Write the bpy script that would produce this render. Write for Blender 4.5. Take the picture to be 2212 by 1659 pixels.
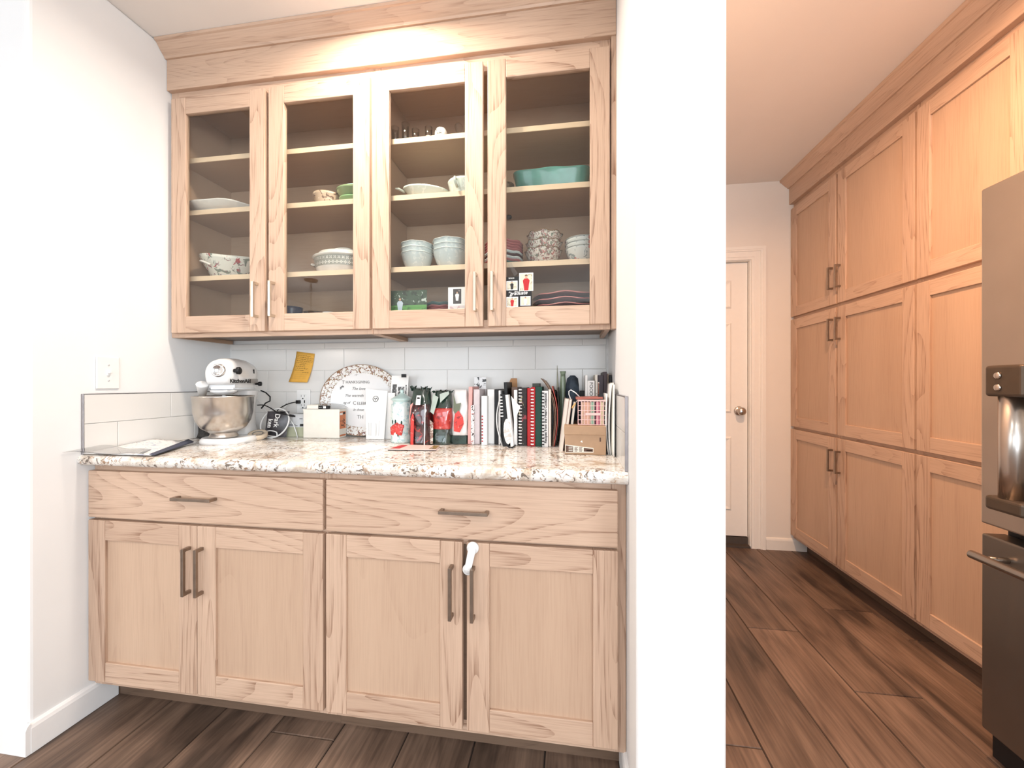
import bpy, bmesh, math, random
from mathutils import Vector, Matrix
random.seed(7)
for o in list(bpy.data.objects): bpy.data.objects.remove(o)
S = bpy.context.scene
COL = S.collection
PI = math.pi
# ------------------------------------------------------------------ camera, world, lights, exposure
CX, CY, CZ, YAW, FPX = 1.6869, -1.1659, 1.1608, 0.1478, 859.37
cd = bpy.data.cameras.new('camera'); cam = bpy.data.objects.new('camera', cd); COL.objects.link(cam)
cam.location = (CX, CY, CZ); cam.rotation_euler = (PI/2 - .0009, 0, YAW)
cd.sensor_width = 36; cd.lens = 36*FPX/2212; cd.clip_start = .02; cd.clip_end = 60
S.camera = cam
W = bpy.data.worlds.new('world'); S.world = W; W.use_nodes = True
bg = W.node_tree.nodes['Background']; bg.inputs[0].default_value = (.78, .88, 1, 1); bg.inputs[1].default_value = .9
S.view_settings.view_transform = 'Standard'; S.view_settings.look = 'None'
S.view_settings.exposure = 0.45; S.view_settings.gamma = 1; S.view_settings.use_curve_mapping = False
def area(name, loc, aim, sx, sy, power, col, shape='RECTANGLE', spread=PI):
    l = bpy.data.lights.new(name, 'AREA'); l.shape = shape; l.size = sx; l.size_y = sy
    l.energy = power; l.color = col; l.spread = spread
    o = bpy.data.objects.new(name, l); COL.objects.link(o); o.location = loc
    o.rotation_euler = (Vector(aim) - Vector(loc)).to_track_quat('-Z', 'Y').to_euler(); return o
DAY = (.84, .92, 1.0); WARM = (1.0, .575, .33); SOFT = (1.0, .93, .86)
area('daylight_rear_window', (-.6, -5.30, 1.45), (-.6, 0, 1.4), 2.3, 1.7, 26, DAY)
area('daylight_rear_patio', (2.2, -5.30, 1.30), (1.6, 0, 1.2), 2.0, 2.2, 55, DAY)
area('daylight_side_window', (-2.9, -2.6, 1.5), (2, -2.2, 1.2), 2.2, 1.5, 10, DAY)
area('daylight_added_window', (3.78, -3.4, 1.6), (0, -1.2, 1.3), 1.7, 1.1, 60, DAY)  # added unseen window on the right, put in to brighten the left alcove wall
HC = 2.5764
def can_power(x, y, p, col, spread=2.2): area('can_bulb', (x, y, HC-.012), (x, y, 0), .13, .13, p, col, 'DISK', spread)
can_power(1.0, .0, 16, (1, .88, .76), 2.9)
ADDED_CANS = [(.94, -1.674), (-.564, -2.5), (-1.668, -2.336), (2.187, -2.91)]  # added ceiling lights for the room, set so their reflections miss the glass
for x_, y_ in ADDED_CANS: can_power(x_, y_, 8, SOFT, 2.8)
can_power(2.56, .12, 27, WARM, 2.9)

# ------------------------------------------------------------------ helpers
_c, _s = math.cos(YAW), math.sin(YAW)
_F = Vector((-_s, _c, 0)); _R = Vector((_c, _s, 0)); _U = Vector((0, 0, 1)); _C = Vector((CX, CY, CZ))
def at(px, py, **k):
    d = _F*FPX + _R*(px-1106) - _U*(py-829.5)
    a, v = next(iter(k.items())); i = 'xyz'.index(a)
    return _C + d*((v-_C[i])/d[i])
WL = {}
class MB:
    def __init__(s): s.v = []; s.f = []; s.sm = []
    def add(s, vs, fs, smooth=False):
        n = len(s.v); s.v += [tuple(p) for p in vs]; s.f += [tuple(i+n for i in f) for f in fs]; s.sm += [smooth]*len(fs); return s
    def box(s, a, b, M=None, taper=None):
        (x0, y0, z0), (x1, y1, z1) = a, b
        vs = [Vector(p) for p in ((x0,y0,z0),(x1,y0,z0),(x1,y1,z0),(x0,y1,z0),(x0,y0,z1),(x1,y0,z1),(x1,y1,z1),(x0,y1,z1))]
        if M is not None: vs = [M @ p for p in vs]
        return s.add(vs, [(3,2,1,0),(4,5,6,7),(0,1,5,4),(1,2,6,5),(2,3,7,6),(3,0,4,7)])
    def prism(s, pts, d0, d1, axis='y', M=None, smooth=False):
        # pts: 2D outline, extruded between d0 and d1 along axis
        def mk(p, d): return {'y': Vector((p[0], d, p[1])), 'x': Vector((d, p[0], p[1])), 'z': Vector((p[0], p[1], d))}[axis]
        n = len(pts); vs = [mk(p, d0) for p in pts] + [mk(p, d1) for p in pts]
        if M is not None: vs = [M @ p for p in vs]
        k = len(s.v); s.add(vs, [tuple(range(n)), tuple(range(2*n-1, n-1, -1))])
        n0 = len(s.f); s.f += [(k+i, k+n+i, k+n+(i+1) % n, k+(i+1) % n) for i in range(n)]; s.sm += [smooth]*n; return s
    def lathe(s, prof, c=(0,0,0), n=28, M=None, sx=1, sy=1, smooth=True, wob=None, a0=0, a1=2*PI):
        full = abs(a1-a0-2*PI) < 1e-6; m = n if full else n+1
        vs = []
        for k in range(m):
            a = a0+(a1-a0)*k/n
            for j, (r, z) in enumerate(prof):
                if wob: r, z = wob(a, j, r, z)
                p = Vector((r*math.cos(a)*sx, r*math.sin(a)*sy, z))
                if M is not None: p = M @ p
                vs.append(p + Vector(c))
        q = len(prof); fs = []
        for k in range(n):
            k2 = (k+1) % m
            for j in range(q-1): fs.append((k*q+j, k2*q+j, k2*q+j+1, k*q+j+1))
        return s.add(vs, fs, smooth)
    def tube(s, pts, r, n=8, smooth=True, closed=False, cap=True):
        pts = [Vector(p) for p in pts]; N = len(pts); vs = []; up = None
        for i, p in enumerate(pts):
            t = (pts[(i+1) % N] - pts[i-1]) if closed else (pts[min(i+1, N-1)] - pts[max(i-1, 0)])
            t.normalize()
            if up is None: up = t.orthogonal().normalized()
            up = (up - t*up.dot(t)); up = up.normalized() if up.length > 1e-6 else t.orthogonal().normalized()
            w = t.cross(up); rr = r[i] if isinstance(r, (list, tuple)) else r
            vs += [p + (up*math.cos(2*PI*k/n) + w*math.sin(2*PI*k/n))*rr for k in range(n)]
        fs = [(i*n+k, i*n+(k+1) % n, ((i+1) % N)*n+(k+1) % n, ((i+1) % N)*n+k) for i in range(N if closed else N-1) for k in range(n)]
        s.add(vs, fs, smooth)
        if cap and not closed: s.add([], []); b = len(s.v)-len(vs); s.f += [tuple(b+k for k in range(n-1, -1, -1)), tuple(b+(N-1)*n+k for k in range(n))]; s.sm += [False, False]
        return s
    def grid(s, fn, nu, nv, smooth=True, thick=None):
        vs = [Vector(fn(i/nu, j/nv)) for j in range(nv+1) for i in range(nu+1)]
        fs = [(j*(nu+1)+i, j*(nu+1)+i+1, (j+1)*(nu+1)+i+1, (j+1)*(nu+1)+i) for j in range(nv) for i in range(nu)]
        if thick:
            t = Vector(thick); b = len(vs); vs2 = vs + [p+t for p in vs]
            fs2 = fs + [tuple(b+i for i in reversed(f)) for f in fs]
            rim = [i for i in range(nu+1)] + [(j+1)*(nu+1)-1 for j in range(1, nv+1)] + [nv*(nu+1)+i for i in range(nu-1, -1, -1)] + [j*(nu+1) for j in range(nv-1, 0, -1)]
            for a in range(len(rim)):
                i, j = rim[a], rim[(a+1) % len(rim)]; fs2.append((j, i, b+i, b+j))
            return s.add(vs2, fs2, smooth)
        return s.add(vs, fs, smooth)
def obj(name, mb, mat, parent=None, loc=None, bevel=0, seg=1, kind=None, label=None, auto=False):
    """one mesh object; geometry given in world coordinates, origin at loc (or at its parent's origin)"""
    me = bpy.data.meshes.new(name)
    if parent is not None: L = WL[parent.name]
    elif loc is not None: L = Vector(loc)
    else:
        xs = [p[0] for p in mb.v]; ys = [p[1] for p in mb.v]; zs = [p[2] for p in mb.v]
        L = Vector(((min(xs)+max(xs))/2, (min(ys)+max(ys))/2, min(zs)))
    me.from_pydata([(p[0]-L[0], p[1]-L[1], p[2]-L[2]) for p in mb.v], [], mb.f)
    me.polygons.foreach_set('use_smooth', mb.sm); me.update()
    bm = bmesh.new(); bm.from_mesh(me); bmesh.ops.recalc_face_normals(bm, faces=bm.faces); bm.to_mesh(me); bm.free()
    if mat is not None: me.materials.append(mat)
    o = bpy.data.objects.new(name, me); COL.objects.link(o)
    if parent is not None: o.parent = parent
    else: o.location = L
    WL[o.name] = L
    if bevel:
        b = o.modifiers.new('bevel', 'BEVEL'); b.width = bevel; b.segments = seg; b.limit_method = 'ANGLE'; b.angle_limit = .7
    if kind: o['kind'] = kind
    if label: o['label'] = label
    return o
def tag(o, label, cat, group=None):
    o['label'] = label; o['category'] = cat
    if group: o['group'] = group
    return o
def thing(name, label, cat, loc, group=None):
    o = bpy.data.objects.new(name, None); COL.objects.link(o); o.location = loc; o.empty_display_size = .05
    WL[o.name] = Vector(loc); return tag(o, label, cat, group)
def struct(name, mb, mat, **k): return obj(name, mb, mat, kind='structure', **k)
def B(a, b, M=None): return MB().box(a, b, M)
def copy_tree(o, loc, label=None, rz=None):
    c = o.copy(); COL.objects.link(c); c.location = loc
    if rz is not None: c.rotation_euler = (0, 0, rz)
    WL[c.name] = Vector(loc)
    if label: c['label'] = label
    for ch in list(o.children):
        d = ch.copy(); COL.objects.link(d); d.parent = c
        for g in list(ch.children):
            e = g.copy(); COL.objects.link(e); e.parent = d
    return c
def text(s, size, M, mat, parent, name='lettering', sx=1, depth=.0004, font=None, shear=0, align='LEFT', bold=0):
    """flat lettering; text x -> M x axis, text y -> M y axis"""
    cu = bpy.data.curves.new(name, 'FONT'); cu.body = s; cu.size = size; cu.extrude = depth; cu.shear = shear; cu.align_x = align; cu.offset = bold; cu.resolution_u = 3
    t = bpy.data.objects.new('tmp', cu); COL.objects.link(t)
    dg = bpy.context.evaluated_depsgraph_get(); me = bpy.data.meshes.new_from_object(t.evaluated_get(dg))
    bpy.data.objects.remove(t)
    mb = MB(); mb.add([M @ Vector((v.co.x*sx, v.co.y, v.co.z)) for v in me.vertices], [tuple(p.vertices) for p in me.polygons])
    return obj(name, mb, mat, parent)
def frame(o, xd, yd):
    """matrix with origin o, local x along xd, local y along yd"""
    x = Vector(xd).normalized(); y = Vector(yd); y = (y - x*y.dot(x)).normalized(); z = x.cross(y)
    M = Matrix((x, y, z)).transposed().to_4x4(); M.translation = Vector(o); return M
FRONT = lambda x, y, z: frame((x, y, z), (1, 0, 0), (0, 0, 1))

# ------------------------------------------------------------------ materials
def nm(name):
    m = bpy.data.materials.new(name); m.use_nodes = True; nt = m.node_tree
    return m, nt, nt.nodes['Principled BSDF']
def N(nt, t, **k):
    n = nt.nodes.new(t)
    for a, v in k.items():
        if a.startswith('i_'): n.inputs[a[2:].replace('_', ' ')].default_value = v
        else: setattr(n, a, v)
    return n
def ramp(nt, fac, stops):
    r = N(nt, 'ShaderNodeValToRGB'); e = r.color_ramp.elements
    while len(e) < len(stops): e.new(.5)
    for i, (p, c) in enumerate(stops): e[i].position = p; e[i].color = (*c, 1)
    nt.links.new(fac, r.inputs[0]); return r.outputs[0]
_mc = {}
def col(name, c, rough=.5, metal=0, spec=.5, var=.06, scale=40, coat=0, trans=0, alpha=1, bump=0, sheen=0):
    if name in _mc: return _mc[name]
    m, nt, b = nm(name); L = nt.links.new
    tc = N(nt, 'ShaderNodeTexCoord'); n = N(nt, 'ShaderNodeTexNoise'); n.inputs['Scale'].default_value = scale; n.inputs['Detail'].default_value = 3
    L(tc.outputs['Object'], n.inputs['Vector'])
    L(ramp(nt, n.outputs[0], [(.3, [x*(1-var) for x in c]), (.7, [min(1, x*(1+var)) for x in c])]), b.inputs['Base Color'])
    b.inputs['Roughness'].default_value = rough; b.inputs['Metallic'].default_value = metal; b.inputs['Specular IOR Level'].default_value = spec
    b.inputs['Coat Weight'].default_value = coat; b.inputs['Transmission Weight'].default_value = trans; b.inputs['Alpha'].default_value = alpha
    if bump:
        bp = N(nt, 'ShaderNodeBump'); bp.inputs['Strength'].default_value = bump; bp.inputs['Distance'].default_value = .002
        L(n.outputs[0], bp.inputs['Height']); L(bp.outputs[0], b.inputs['Normal'])
    _mc[name] = m; return m
def oak(name, along, across, base, dark, amt=1.0, rough=.42, wide=4.5, rings=20, off=0):
    """oak: contour-like cathedral rings stretched along the grain plus fine pores; every board gets its own cut"""
    m, nt, b = nm(name); L = nt.links.new
    tc = N(nt, 'ShaderNodeTexCoord'); oi = N(nt, 'ShaderNodeObjectInfo')
    mul = N(nt, 'ShaderNodeVectorMath', operation='SCALE'); mul.inputs[0].default_value = (13, 29, 17); L(oi.outputs['Random'], mul.inputs['Scale'])
    add = N(nt, 'ShaderNodeVectorMath', operation='ADD'); L(tc.outputs['Object'], add.inputs[0]); L(mul.outputs[0], add.inputs[1])
    def mapped(sc_al, sc_ac):
        mp = N(nt, 'ShaderNodeMapping'); sc = [sc_ac]*3; sc['xyz'.index(along)] = sc_al; mp.inputs['Scale'].default_value = sc
        L(add.outputs[0], mp.inputs['Vector']); return mp.outputs[0]
    n1 = N(nt, 'ShaderNodeTexNoise'); n1.inputs['Scale'].default_value = wide; n1.inputs['Detail'].default_value = 1.5; n1.inputs['Distortion'].default_value = .25
    L(mapped(.13, 1), n1.inputs['Vector'])
    m1 = N(nt, 'ShaderNodeMath', operation='MULTIPLY'); m1.inputs[1].default_value = rings; L(n1.outputs[0], m1.inputs[0])
    fr = N(nt, 'ShaderNodeMath', operation='FRACT'); L(m1.outputs[0], fr.inputs[0])
    sh = N(nt, 'ShaderNodeMapRange'); sh.inputs['From Min'].default_value = .45; sh.inputs['From Max'].default_value = 1; L(fr.outputs[0], sh.inputs['Value'])
    pw = N(nt, 'ShaderNodeMath', operation='POWER'); pw.inputs[1].default_value = 2.0; L(sh.outputs[0], pw.inputs[0])
    # fade the sharp fall of each ring with a little noise
    n2 = N(nt, 'ShaderNodeTexNoise'); n2.inputs['Scale'].default_value = 260; n2.inputs['Detail'].default_value = 2; L(mapped(.03, 1), n2.inputs['Vector'])
    p2 = N(nt, 'ShaderNodeMapRange'); p2.inputs['From Min'].default_value = .42; p2.inputs['From Max'].default_value = .7; L(n2.outputs[0], p2.inputs['Value'])
    n3 = N(nt, 'ShaderNodeTexNoise'); n3.inputs['Scale'].default_value = 9; n3.inputs['Detail'].default_value = 2; L(mapped(.12, 1), n3.inputs['Vector'])
    g = N(nt, 'ShaderNodeMath', operation='MULTIPLY'); L(pw.outputs[0], g.inputs[0]); L(p2.outputs[0], g.inputs[1])
    g1 = N(nt, 'ShaderNodeMath', operation='MULTIPLY_ADD'); L(g.outputs[0], g1.inputs[0]); g1.inputs[1].default_value = .55*amt
    g2 = N(nt, 'ShaderNodeMath', operation='MULTIPLY'); L(pw.outputs[0], g2.inputs[0]); g2.inputs[1].default_value = .13*amt; L(g2.outputs[0], g1.inputs[2])
    g3 = N(nt, 'ShaderNodeMath', operation='MULTIPLY_ADD'); L(p2.outputs[0], g3.inputs[0]); g3.inputs[1].default_value = .10+.06*amt; L(g1.outputs[0], g3.inputs[2])
    g4 = N(nt, 'ShaderNodeMath', operation='MULTIPLY_ADD'); L(n3.outputs[0], g4.inputs[0]); g4.inputs[1].default_value = .34; L(g3.outputs[0], g4.inputs[2])
    g5 = N(nt, 'ShaderNodeMath', operation='MULTIPLY_ADD'); L(oi.outputs['Random'], g5.inputs[0]); g5.inputs[1].default_value = .14; L(g4.outputs[0], g5.inputs[2])
    c = ramp(nt, g5.outputs[0], [(.1, base), (1.0, dark)])
    L(c, b.inputs['Base Color']); b.inputs['Roughness'].default_value = rough; b.inputs['Specular IOR Level'].default_value = .35
    bp = N(nt, 'ShaderNodeBump'); bp.inputs['Strength'].default_value = .15; bp.inputs['Distance'].default_value = .0006; bp.invert = True
    L(g1.outputs[0], bp.inputs['Height']); L(bp.outputs[0], b.inputs['Normal']); return m
OB, OD = (.64, .455, .335), (.27, .15, .095)
OAKV = oak('oak_upright', 'z', 'x', OB, OD); OAKH = oak('oak_level', 'x', 'z', OB, OD); OAKY = oak('oak_level_side', 'y', 'z', OB, OD, amt=.6)
OAKQ = oak('oak_quiet_level', 'x', 'z', OB, OD, amt=.5, wide=6); OAKYQ = oak('oak_quiet_side', 'y', 'z', OB, OD, amt=.45, wide=6)
OAKP = oak('oak_panel', 'z', 'x', (.585, .41, .292), (.32, .19, .125), amt=.22, wide=3, rings=9)
OAKI = oak('maple_interior', 'x', 'z', (.50, .34, .235), (.36, .225, .145), amt=.2)
SHELFE = oak('shelf_edge_maple', 'x', 'z', (.78, .60, .42), (.60, .42, .27), amt=.3)
def planks(name):
    m, nt, b = nm(name); L = nt.links.new
    tc = N(nt, 'ShaderNodeTexCoord'); oi = N(nt, 'ShaderNodeObjectInfo')
    mul = N(nt, 'ShaderNodeVectorMath', operation='SCALE'); mul.inputs[0].default_value = (31, 47, 3); L(oi.outputs['Random'], mul.inputs['Scale'])
    add = N(nt, 'ShaderNodeVectorMath', operation='ADD'); L(tc.outputs['Object'], add.inputs[0]); L(mul.outputs[0], add.inputs[1])
    def nz(sx, sy, s, d, dist=0):
        mp = N(nt, 'ShaderNodeMapping'); mp.inputs['Scale'].default_value = (sx, sy, 1); L(add.outputs[0], mp.inputs['Vector'])
        n = N(nt, 'ShaderNodeTexNoise'); n.inputs['Scale'].default_value = s; n.inputs['Detail'].default_value = d; n.inputs['Distortion'].default_value = dist; L(mp.outputs[0], n.inputs['Vector']); return n.outputs[0]
    a = nz(1, .22, 9, 4, .6); f = nz(1, .04, 120, 2)
    c1 = ramp(nt, a, [(.32, (.055, .036, .027)), (.46, (.145, .094, .068)), (.72, (.255, .172, .125))])
    c2 = ramp(nt, f, [(.35, (.72, .72, .72)), (.65, (1.15, 1.15, 1.15))])
    mx = N(nt, 'ShaderNodeMix', data_type='RGBA', blend_type='MULTIPLY'); mx.inputs[0].default_value = .8; L(c1, mx.inputs[6]); L(c2, mx.inputs[7])
    hs = N(nt, 'ShaderNodeHueSaturation'); mr = N(nt, 'ShaderNodeMapRange'); mr.inputs['To Min'].default_value = .78; mr.inputs['To Max'].default_value = 1.2
    L(oi.outputs['Random'], mr.inputs['Value']); L(mr.outputs[0], hs.inputs['Value']); L(mx.outputs[2], hs.inputs['Color'])
    L(hs.outputs[0], b.inputs['Base Color']); b.inputs['Roughness'].default_value = .45; b.inputs['Specular IOR Level'].default_value = .4
    bp = N(nt, 'ShaderNodeBump'); bp.inputs['Strength'].default_value = .2; bp.inputs['Distance'].default_value = .001; L(f, bp.inputs['Height']); L(bp.outputs[0], b.inputs['Normal']); return m
PLANK = planks('vinyl_plank')
def granite():
    m, nt, b = nm('speckled_laminate'); L = nt.links.new
    tc = N(nt, 'ShaderNodeTexCoord')
    def nz(s, d, dist, off, rg=.5):
        mp = N(nt, 'ShaderNodeMapping'); mp.inputs['Location'].default_value = (off, off*2, 0); L(tc.outputs['Object'], mp.inputs['Vector'])
        n = N(nt, 'ShaderNodeTexNoise'); n.inputs['Scale'].default_value = s; n.inputs['Detail'].default_value = d; n.inputs['Distortion'].default_value = dist; n.inputs['Roughness'].default_value = rg; L(mp.outputs[0], n.inputs['Vector']); return n.outputs[0]
    base = ramp(nt, nz(14, 4, .8, 0), [(.33, (.52, .42, .33)), (.44, (.76, .70, .63)), (.56, (.82, .80, .77))])
    veins = ramp(nt, nz(46, 5, 1.6, 5, .62), [(.535, (0, 0, 0)), (.59, (1, 1, 1))])
    clus = ramp(nt, nz(9, 2, .3, 9), [(.38, (.15, .15, .15)), (.52, (1, 1, 1))])
    tint = ramp(nt, nz(20, 2, 0, 3), [(.4, (.34, .20, .115)), (.55, (.16, .125, .10))])
    mm = N(nt, 'ShaderNodeMath', operation='MULTIPLY'); L(veins, mm.inputs[0]); L(clus, mm.inputs[1])
    mx = N(nt, 'ShaderNodeMix', data_type='RGBA'); L(mm.outputs[0], mx.inputs[0]); L(base, mx.inputs[6]); L(tint, mx.inputs[7])
    v2 = ramp(nt, nz(90, 3, .5, 12), [(.60, (0, 0, 0)), (.65, (.8, .8, .8))])
    mx2 = N(nt, 'ShaderNodeMix', data_type='RGBA'); L(v2, mx2.inputs[0]); L(mx.outputs[2], mx2.inputs[6]); mx2.inputs[7].default_value = (.42, .27, .17, 1)
    L(mx2.outputs[2], b.inputs['Base Color']); b.inputs['Roughness'].default_value = .16; b.inputs['Specular IOR Level'].default_value = .5; return m
GRAN = granite()
def glass(name, tint=(1, 1, 1), refl=1.0, rough=0.0):
    m = bpy.data.materials.new(name); m.use_nodes = True; nt = m.node_tree; nt.nodes.clear(); L = nt.links.new
    o = N(nt, 'ShaderNodeOutputMaterial'); t = N(nt, 'ShaderNodeBsdfTransparent'); t.inputs[0].default_value = (*tint, 1)
    g = N(nt, 'ShaderNodeBsdfGlossy'); g.inputs['Roughness'].default_value = rough
    lw = N(nt, 'ShaderNodeLayerWeight'); lw.inputs[0].default_value = .5; p5 = N(nt, 'ShaderNodeMath', operation='POWER'); p5.inputs[1].default_value = 5; L(lw.outputs['Facing'], p5.inputs[0])
    mu = N(nt, 'ShaderNodeMath', operation='MULTIPLY_ADD'); mu.inputs[1].default_value = .9*refl; mu.inputs[2].default_value = .04*refl; mu.use_clamp = True
    mx = N(nt, 'ShaderNodeMixShader'); L(p5.outputs[0], mu.inputs[0]); L(mu.outputs[0], mx.inputs[0]); L(t.outputs[0], mx.inputs[1]); L(g.outputs[0], mx.inputs[2]); L(mx.outputs[0], o.inputs[0]); return m
GLASS = glass('door_glass', (.97, .98, .97), 1.0)
CLEAR = glass('clear_plastic', (.93, .93, .93), 1.6, .08)
WALLM = col('wall_paint_white', (.81, .815, .815), .7, var=.01, scale=6)
WALLW = col('wall_paint_cream', (.83, .79, .73), .7, var=.01, scale=6)
CEILM = col('ceiling_paint', (.84, .80, .76), .85, var=.015, scale=3)
TRIM = col('trim_paint_white', (.86, .86, .86), .4, var=.01)
TRIMW = col('trim_paint_warm_white', (.88, .86, .81), .35, var=.01)
TILE = col('glazed_white_tile', (.74, .725, .70), .16, var=.015, scale=5, spec=.4)
GROUT = col('pale_grout', (.70, .69, .67), .9)
EDGEM = col('metal_tile_edge', (.36, .34, .35), .35, .9)
BRONZE = col('bronze_pull', (.30, .235, .185), .36, .85, var=.1)
NICKEL = col('nickel_pull', (.62, .55, .46), .30, .9, var=.05)
WHITE = col('white_enamel', (.84, .84, .84), .22, coat=.3, var=.01)
PLAST = col('white_plastic', (.82, .82, .81), .35, var=.01)
STEEL = col('brushed_steel', (.56, .52, .48), .26, 1, var=.06, scale=12)
CHROME = col('chrome', (.75, .75, .75), .08, 1)
BLACK = col('black_plastic', (.012, .012, .013), .45, spec=.3)
INK = col('black_ink', (.02, .02, .02), .7)
GREY = col('grey_ink', (.22, .21, .20), .7)
PAPER = col('white_paper', (.85, .84, .82), .8, var=.02)
CREAM = col('cream_paper', (.80, .76, .68), .8, var=.03)
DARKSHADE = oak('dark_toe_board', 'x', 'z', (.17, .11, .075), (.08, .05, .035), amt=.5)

# ------------------------------------------------------------------ room shell
XL, XR, YB, YW, WT = 0.0, 1.845, .592, -.155, .209          # alcove left/right, tile face, wall ends, partition thickness
YFAR, XPR, XWR, YREAR, XFL = 1.86, 3.1965, 3.83, -5.4, -3.0
fl = struct('floor', B((XFL, YREAR, -.05), (XWR+.1, 2.0, -.004)), col('floor_underlay', (.03, .022, .018), .9))
PW, PX0 = .2276, .24
ends = {2: .028, 10: .873, 11: .508, 9: 1.35, 8: .2, 12: 1.1, 1: -.72, 0: .35, 3: -.60, 4: -.30, 5: .1, -1: -.4}
for k in range(-15, 16):
    x0 = PX0 + PW*k; x1 = x0 + PW
    if x0 > XWR or x1 < XFL: continue
    near = -2 <= k <= 13
    e = ends.get(k, random.uniform(-1, 1)); cuts = [YREAR, 2.0]
    y = e
    while y > YREAR+.3: cuts.append(y); y -= 1.52
    y = e + 1.52
    while y < 1.8: cuts.append(y); y += 1.52
    cuts = sorted(cuts)
    for a, b in zip(cuts[:-1], cuts[1:]):
        if b < -1.6 and not near: a0 = a
        p = MB(); X0, X1, Y0, Y1 = max(x0, XFL)+.0012, min(x1, XWR)-.0012, a+.0012, b-.0012; c = .0022
        p.add([(X0,Y0,-.006),(X1,Y0,-.006),(X1,Y1,-.006),(X0,Y1,-.006),(X0+c,Y0+c,0),(X1-c,Y0+c,0),(X1-c,Y1-c,0),(X0+c,Y1-c,0)],
              [(4,5,6,7),(0,1,5,4),(1,2,6,5),(2,3,7,6),(3,0,4,7)])
        obj('plank', p, PLANK, fl)
struct('ceiling', B((XFL, YREAR, HC), (XWR+.1, 2.0, HC+.08)), CEILM)
struct('wall_left', B((XFL, YW, 0), (XL, YB+.10, HC)), WALLM, bevel=.012, seg=3)
wb = struct('wall_back', B((XL, YB+.008, 0), (XR, YB+.10, HC)), WALLM)
wp = struct('wall_partition', B((XR, YW, 0), (XR+WT, YFAR, HC)), WALLM, bevel=.010, seg=3)
DX0, DX1, DZ1 = 2.165, 2.935, 2.03
wf = MB().box((XR+WT, YFAR, DZ1+.02), (XWR, YFAR+.1, HC)).box((XR+WT, YFAR, 0), (DX0-.02, YFAR+.1, DZ1+.02)).box((DX1+.02, YFAR, 0), (XWR, YFAR+.1, DZ1+.02)).box((DX0-.1, YFAR+.1, 0), (DX1+.1, YFAR+.12, DZ1+.1))
struct('wall_far', wf, WALLW)
struct('wall_right', MB().box((XWR, YREAR, 0), (XWR+.1, -4.3, HC)).box((XWR, -2.5, 0), (XWR+.1, 2.0, HC)).box((XWR, -4.3, 0), (XWR+.1, -2.5, 1.02)).box((XWR, -4.3, 2.18), (XWR+.1, -2.5, HC)), WALLW)
wl = MB().box((XFL-.1, YREAR, 0), (XFL, -3.7, HC)).box((XFL-.1, -1.5, 0), (XFL, YW+.2, HC)).box((XFL-.1, -3.7, 0), (XFL, -1.5, .75)).box((XFL-.1, -3.7, 2.25), (XFL, -1.5, HC))
struct('wall_side', wl, WALLM)
wr = MB().box((XFL, YREAR-.1, 0), (-1.75, YREAR, HC)).box((.55, YREAR-.1, 0), (1.2, YREAR, HC)).box((3.2, YREAR-.1, 0), (XWR, YREAR, HC)).box((-1.75, YREAR-.1, 0), (.55, YREAR, .6)).box((-1.75, YREAR-.1, 2.3), (3.2, YREAR, HC))
struct('wall_rear', wr, WALLM)
def window(n, a, b, ax, xw=XFL-.07):
    m = MB(); (x0, z0), (x1, z1) = a, b; t = .05
    segs = [(x0, z0, x1, z0+t), (x0, z1-t, x1, z1), (x0, z0, x0+t, z1), (x1-t, z0, x1, z1), ((x0+x1)/2-.02, z0, (x0+x1)/2+.02, z1)]
    for u0, v0, u1, v1 in segs:
        if ax == 'y': m.box((u0, YREAR-.07, v0), (u1, YREAR-.02, v1))
        else: m.box((xw, u0, v0), (xw+.05, u1, v1))
    w = struct('window_%d' % n, m, TRIM)
    g = MB()
    if ax == 'y': g.box((x0+t, YREAR-.048, z0+t), (x1-t, YREAR-.044, z1-t))
    else: g.box((xw+.022, x0+t, z0+t), (xw+.026, x1-t, z1-t))
    obj('pane', g, GLASS, w)
window(1, (-1.75, .6), (.55, 2.3), 'y'); window(2, (1.2, 0.0), (3.2, 2.3), 'y'); window(3, (-3.7, .75), (-1.5, 2.25), 'x'); window(4, (-4.3, 1.02), (-2.5, 2.18), 'x', XWR+.02)  # the last is an added window that lets daylight onto the left wall
# baseboards with a rounded top edge
def base_prof(t, h): return [(0, 0), (-t, 0), (-t, h-.016), (-t*.75, h-.006), (-t*.35, h), (0, h)]
def bb_x(name, x0, x1, y, h, t=.013, mat=TRIM):   # runs along x, on a wall facing -y
    return struct(name, MB().prism([(y+p, z) for p, z in base_prof(t, h)], x0, x1, 'x'), mat)
def bb_y(name, y0, y1, x, sgn, h, t=.013, mat=TRIM):
    return struct(name, MB().prism([(x-sgn*p, z) for p, z in base_prof(t, h)], y0, y1, 'y'), mat)
bb_y('baseboard_left', YW, .088, XL, 1, .094)
bb_x('baseboard_front', XFL, XL+.012, YW, .094)
bb_y('baseboard_alcove', YW, .088, XR, -1, .094)
bb_x('baseboard_partition', XR-.012, XR+WT+.012, YW, .094)
bb_y('baseboard_hall', YW, YFAR, XR+WT, 1, .094)
bb_x('baseboard_far', 3.036, XPR+.10, YFAR, .083, mat=TRIMW)
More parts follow.
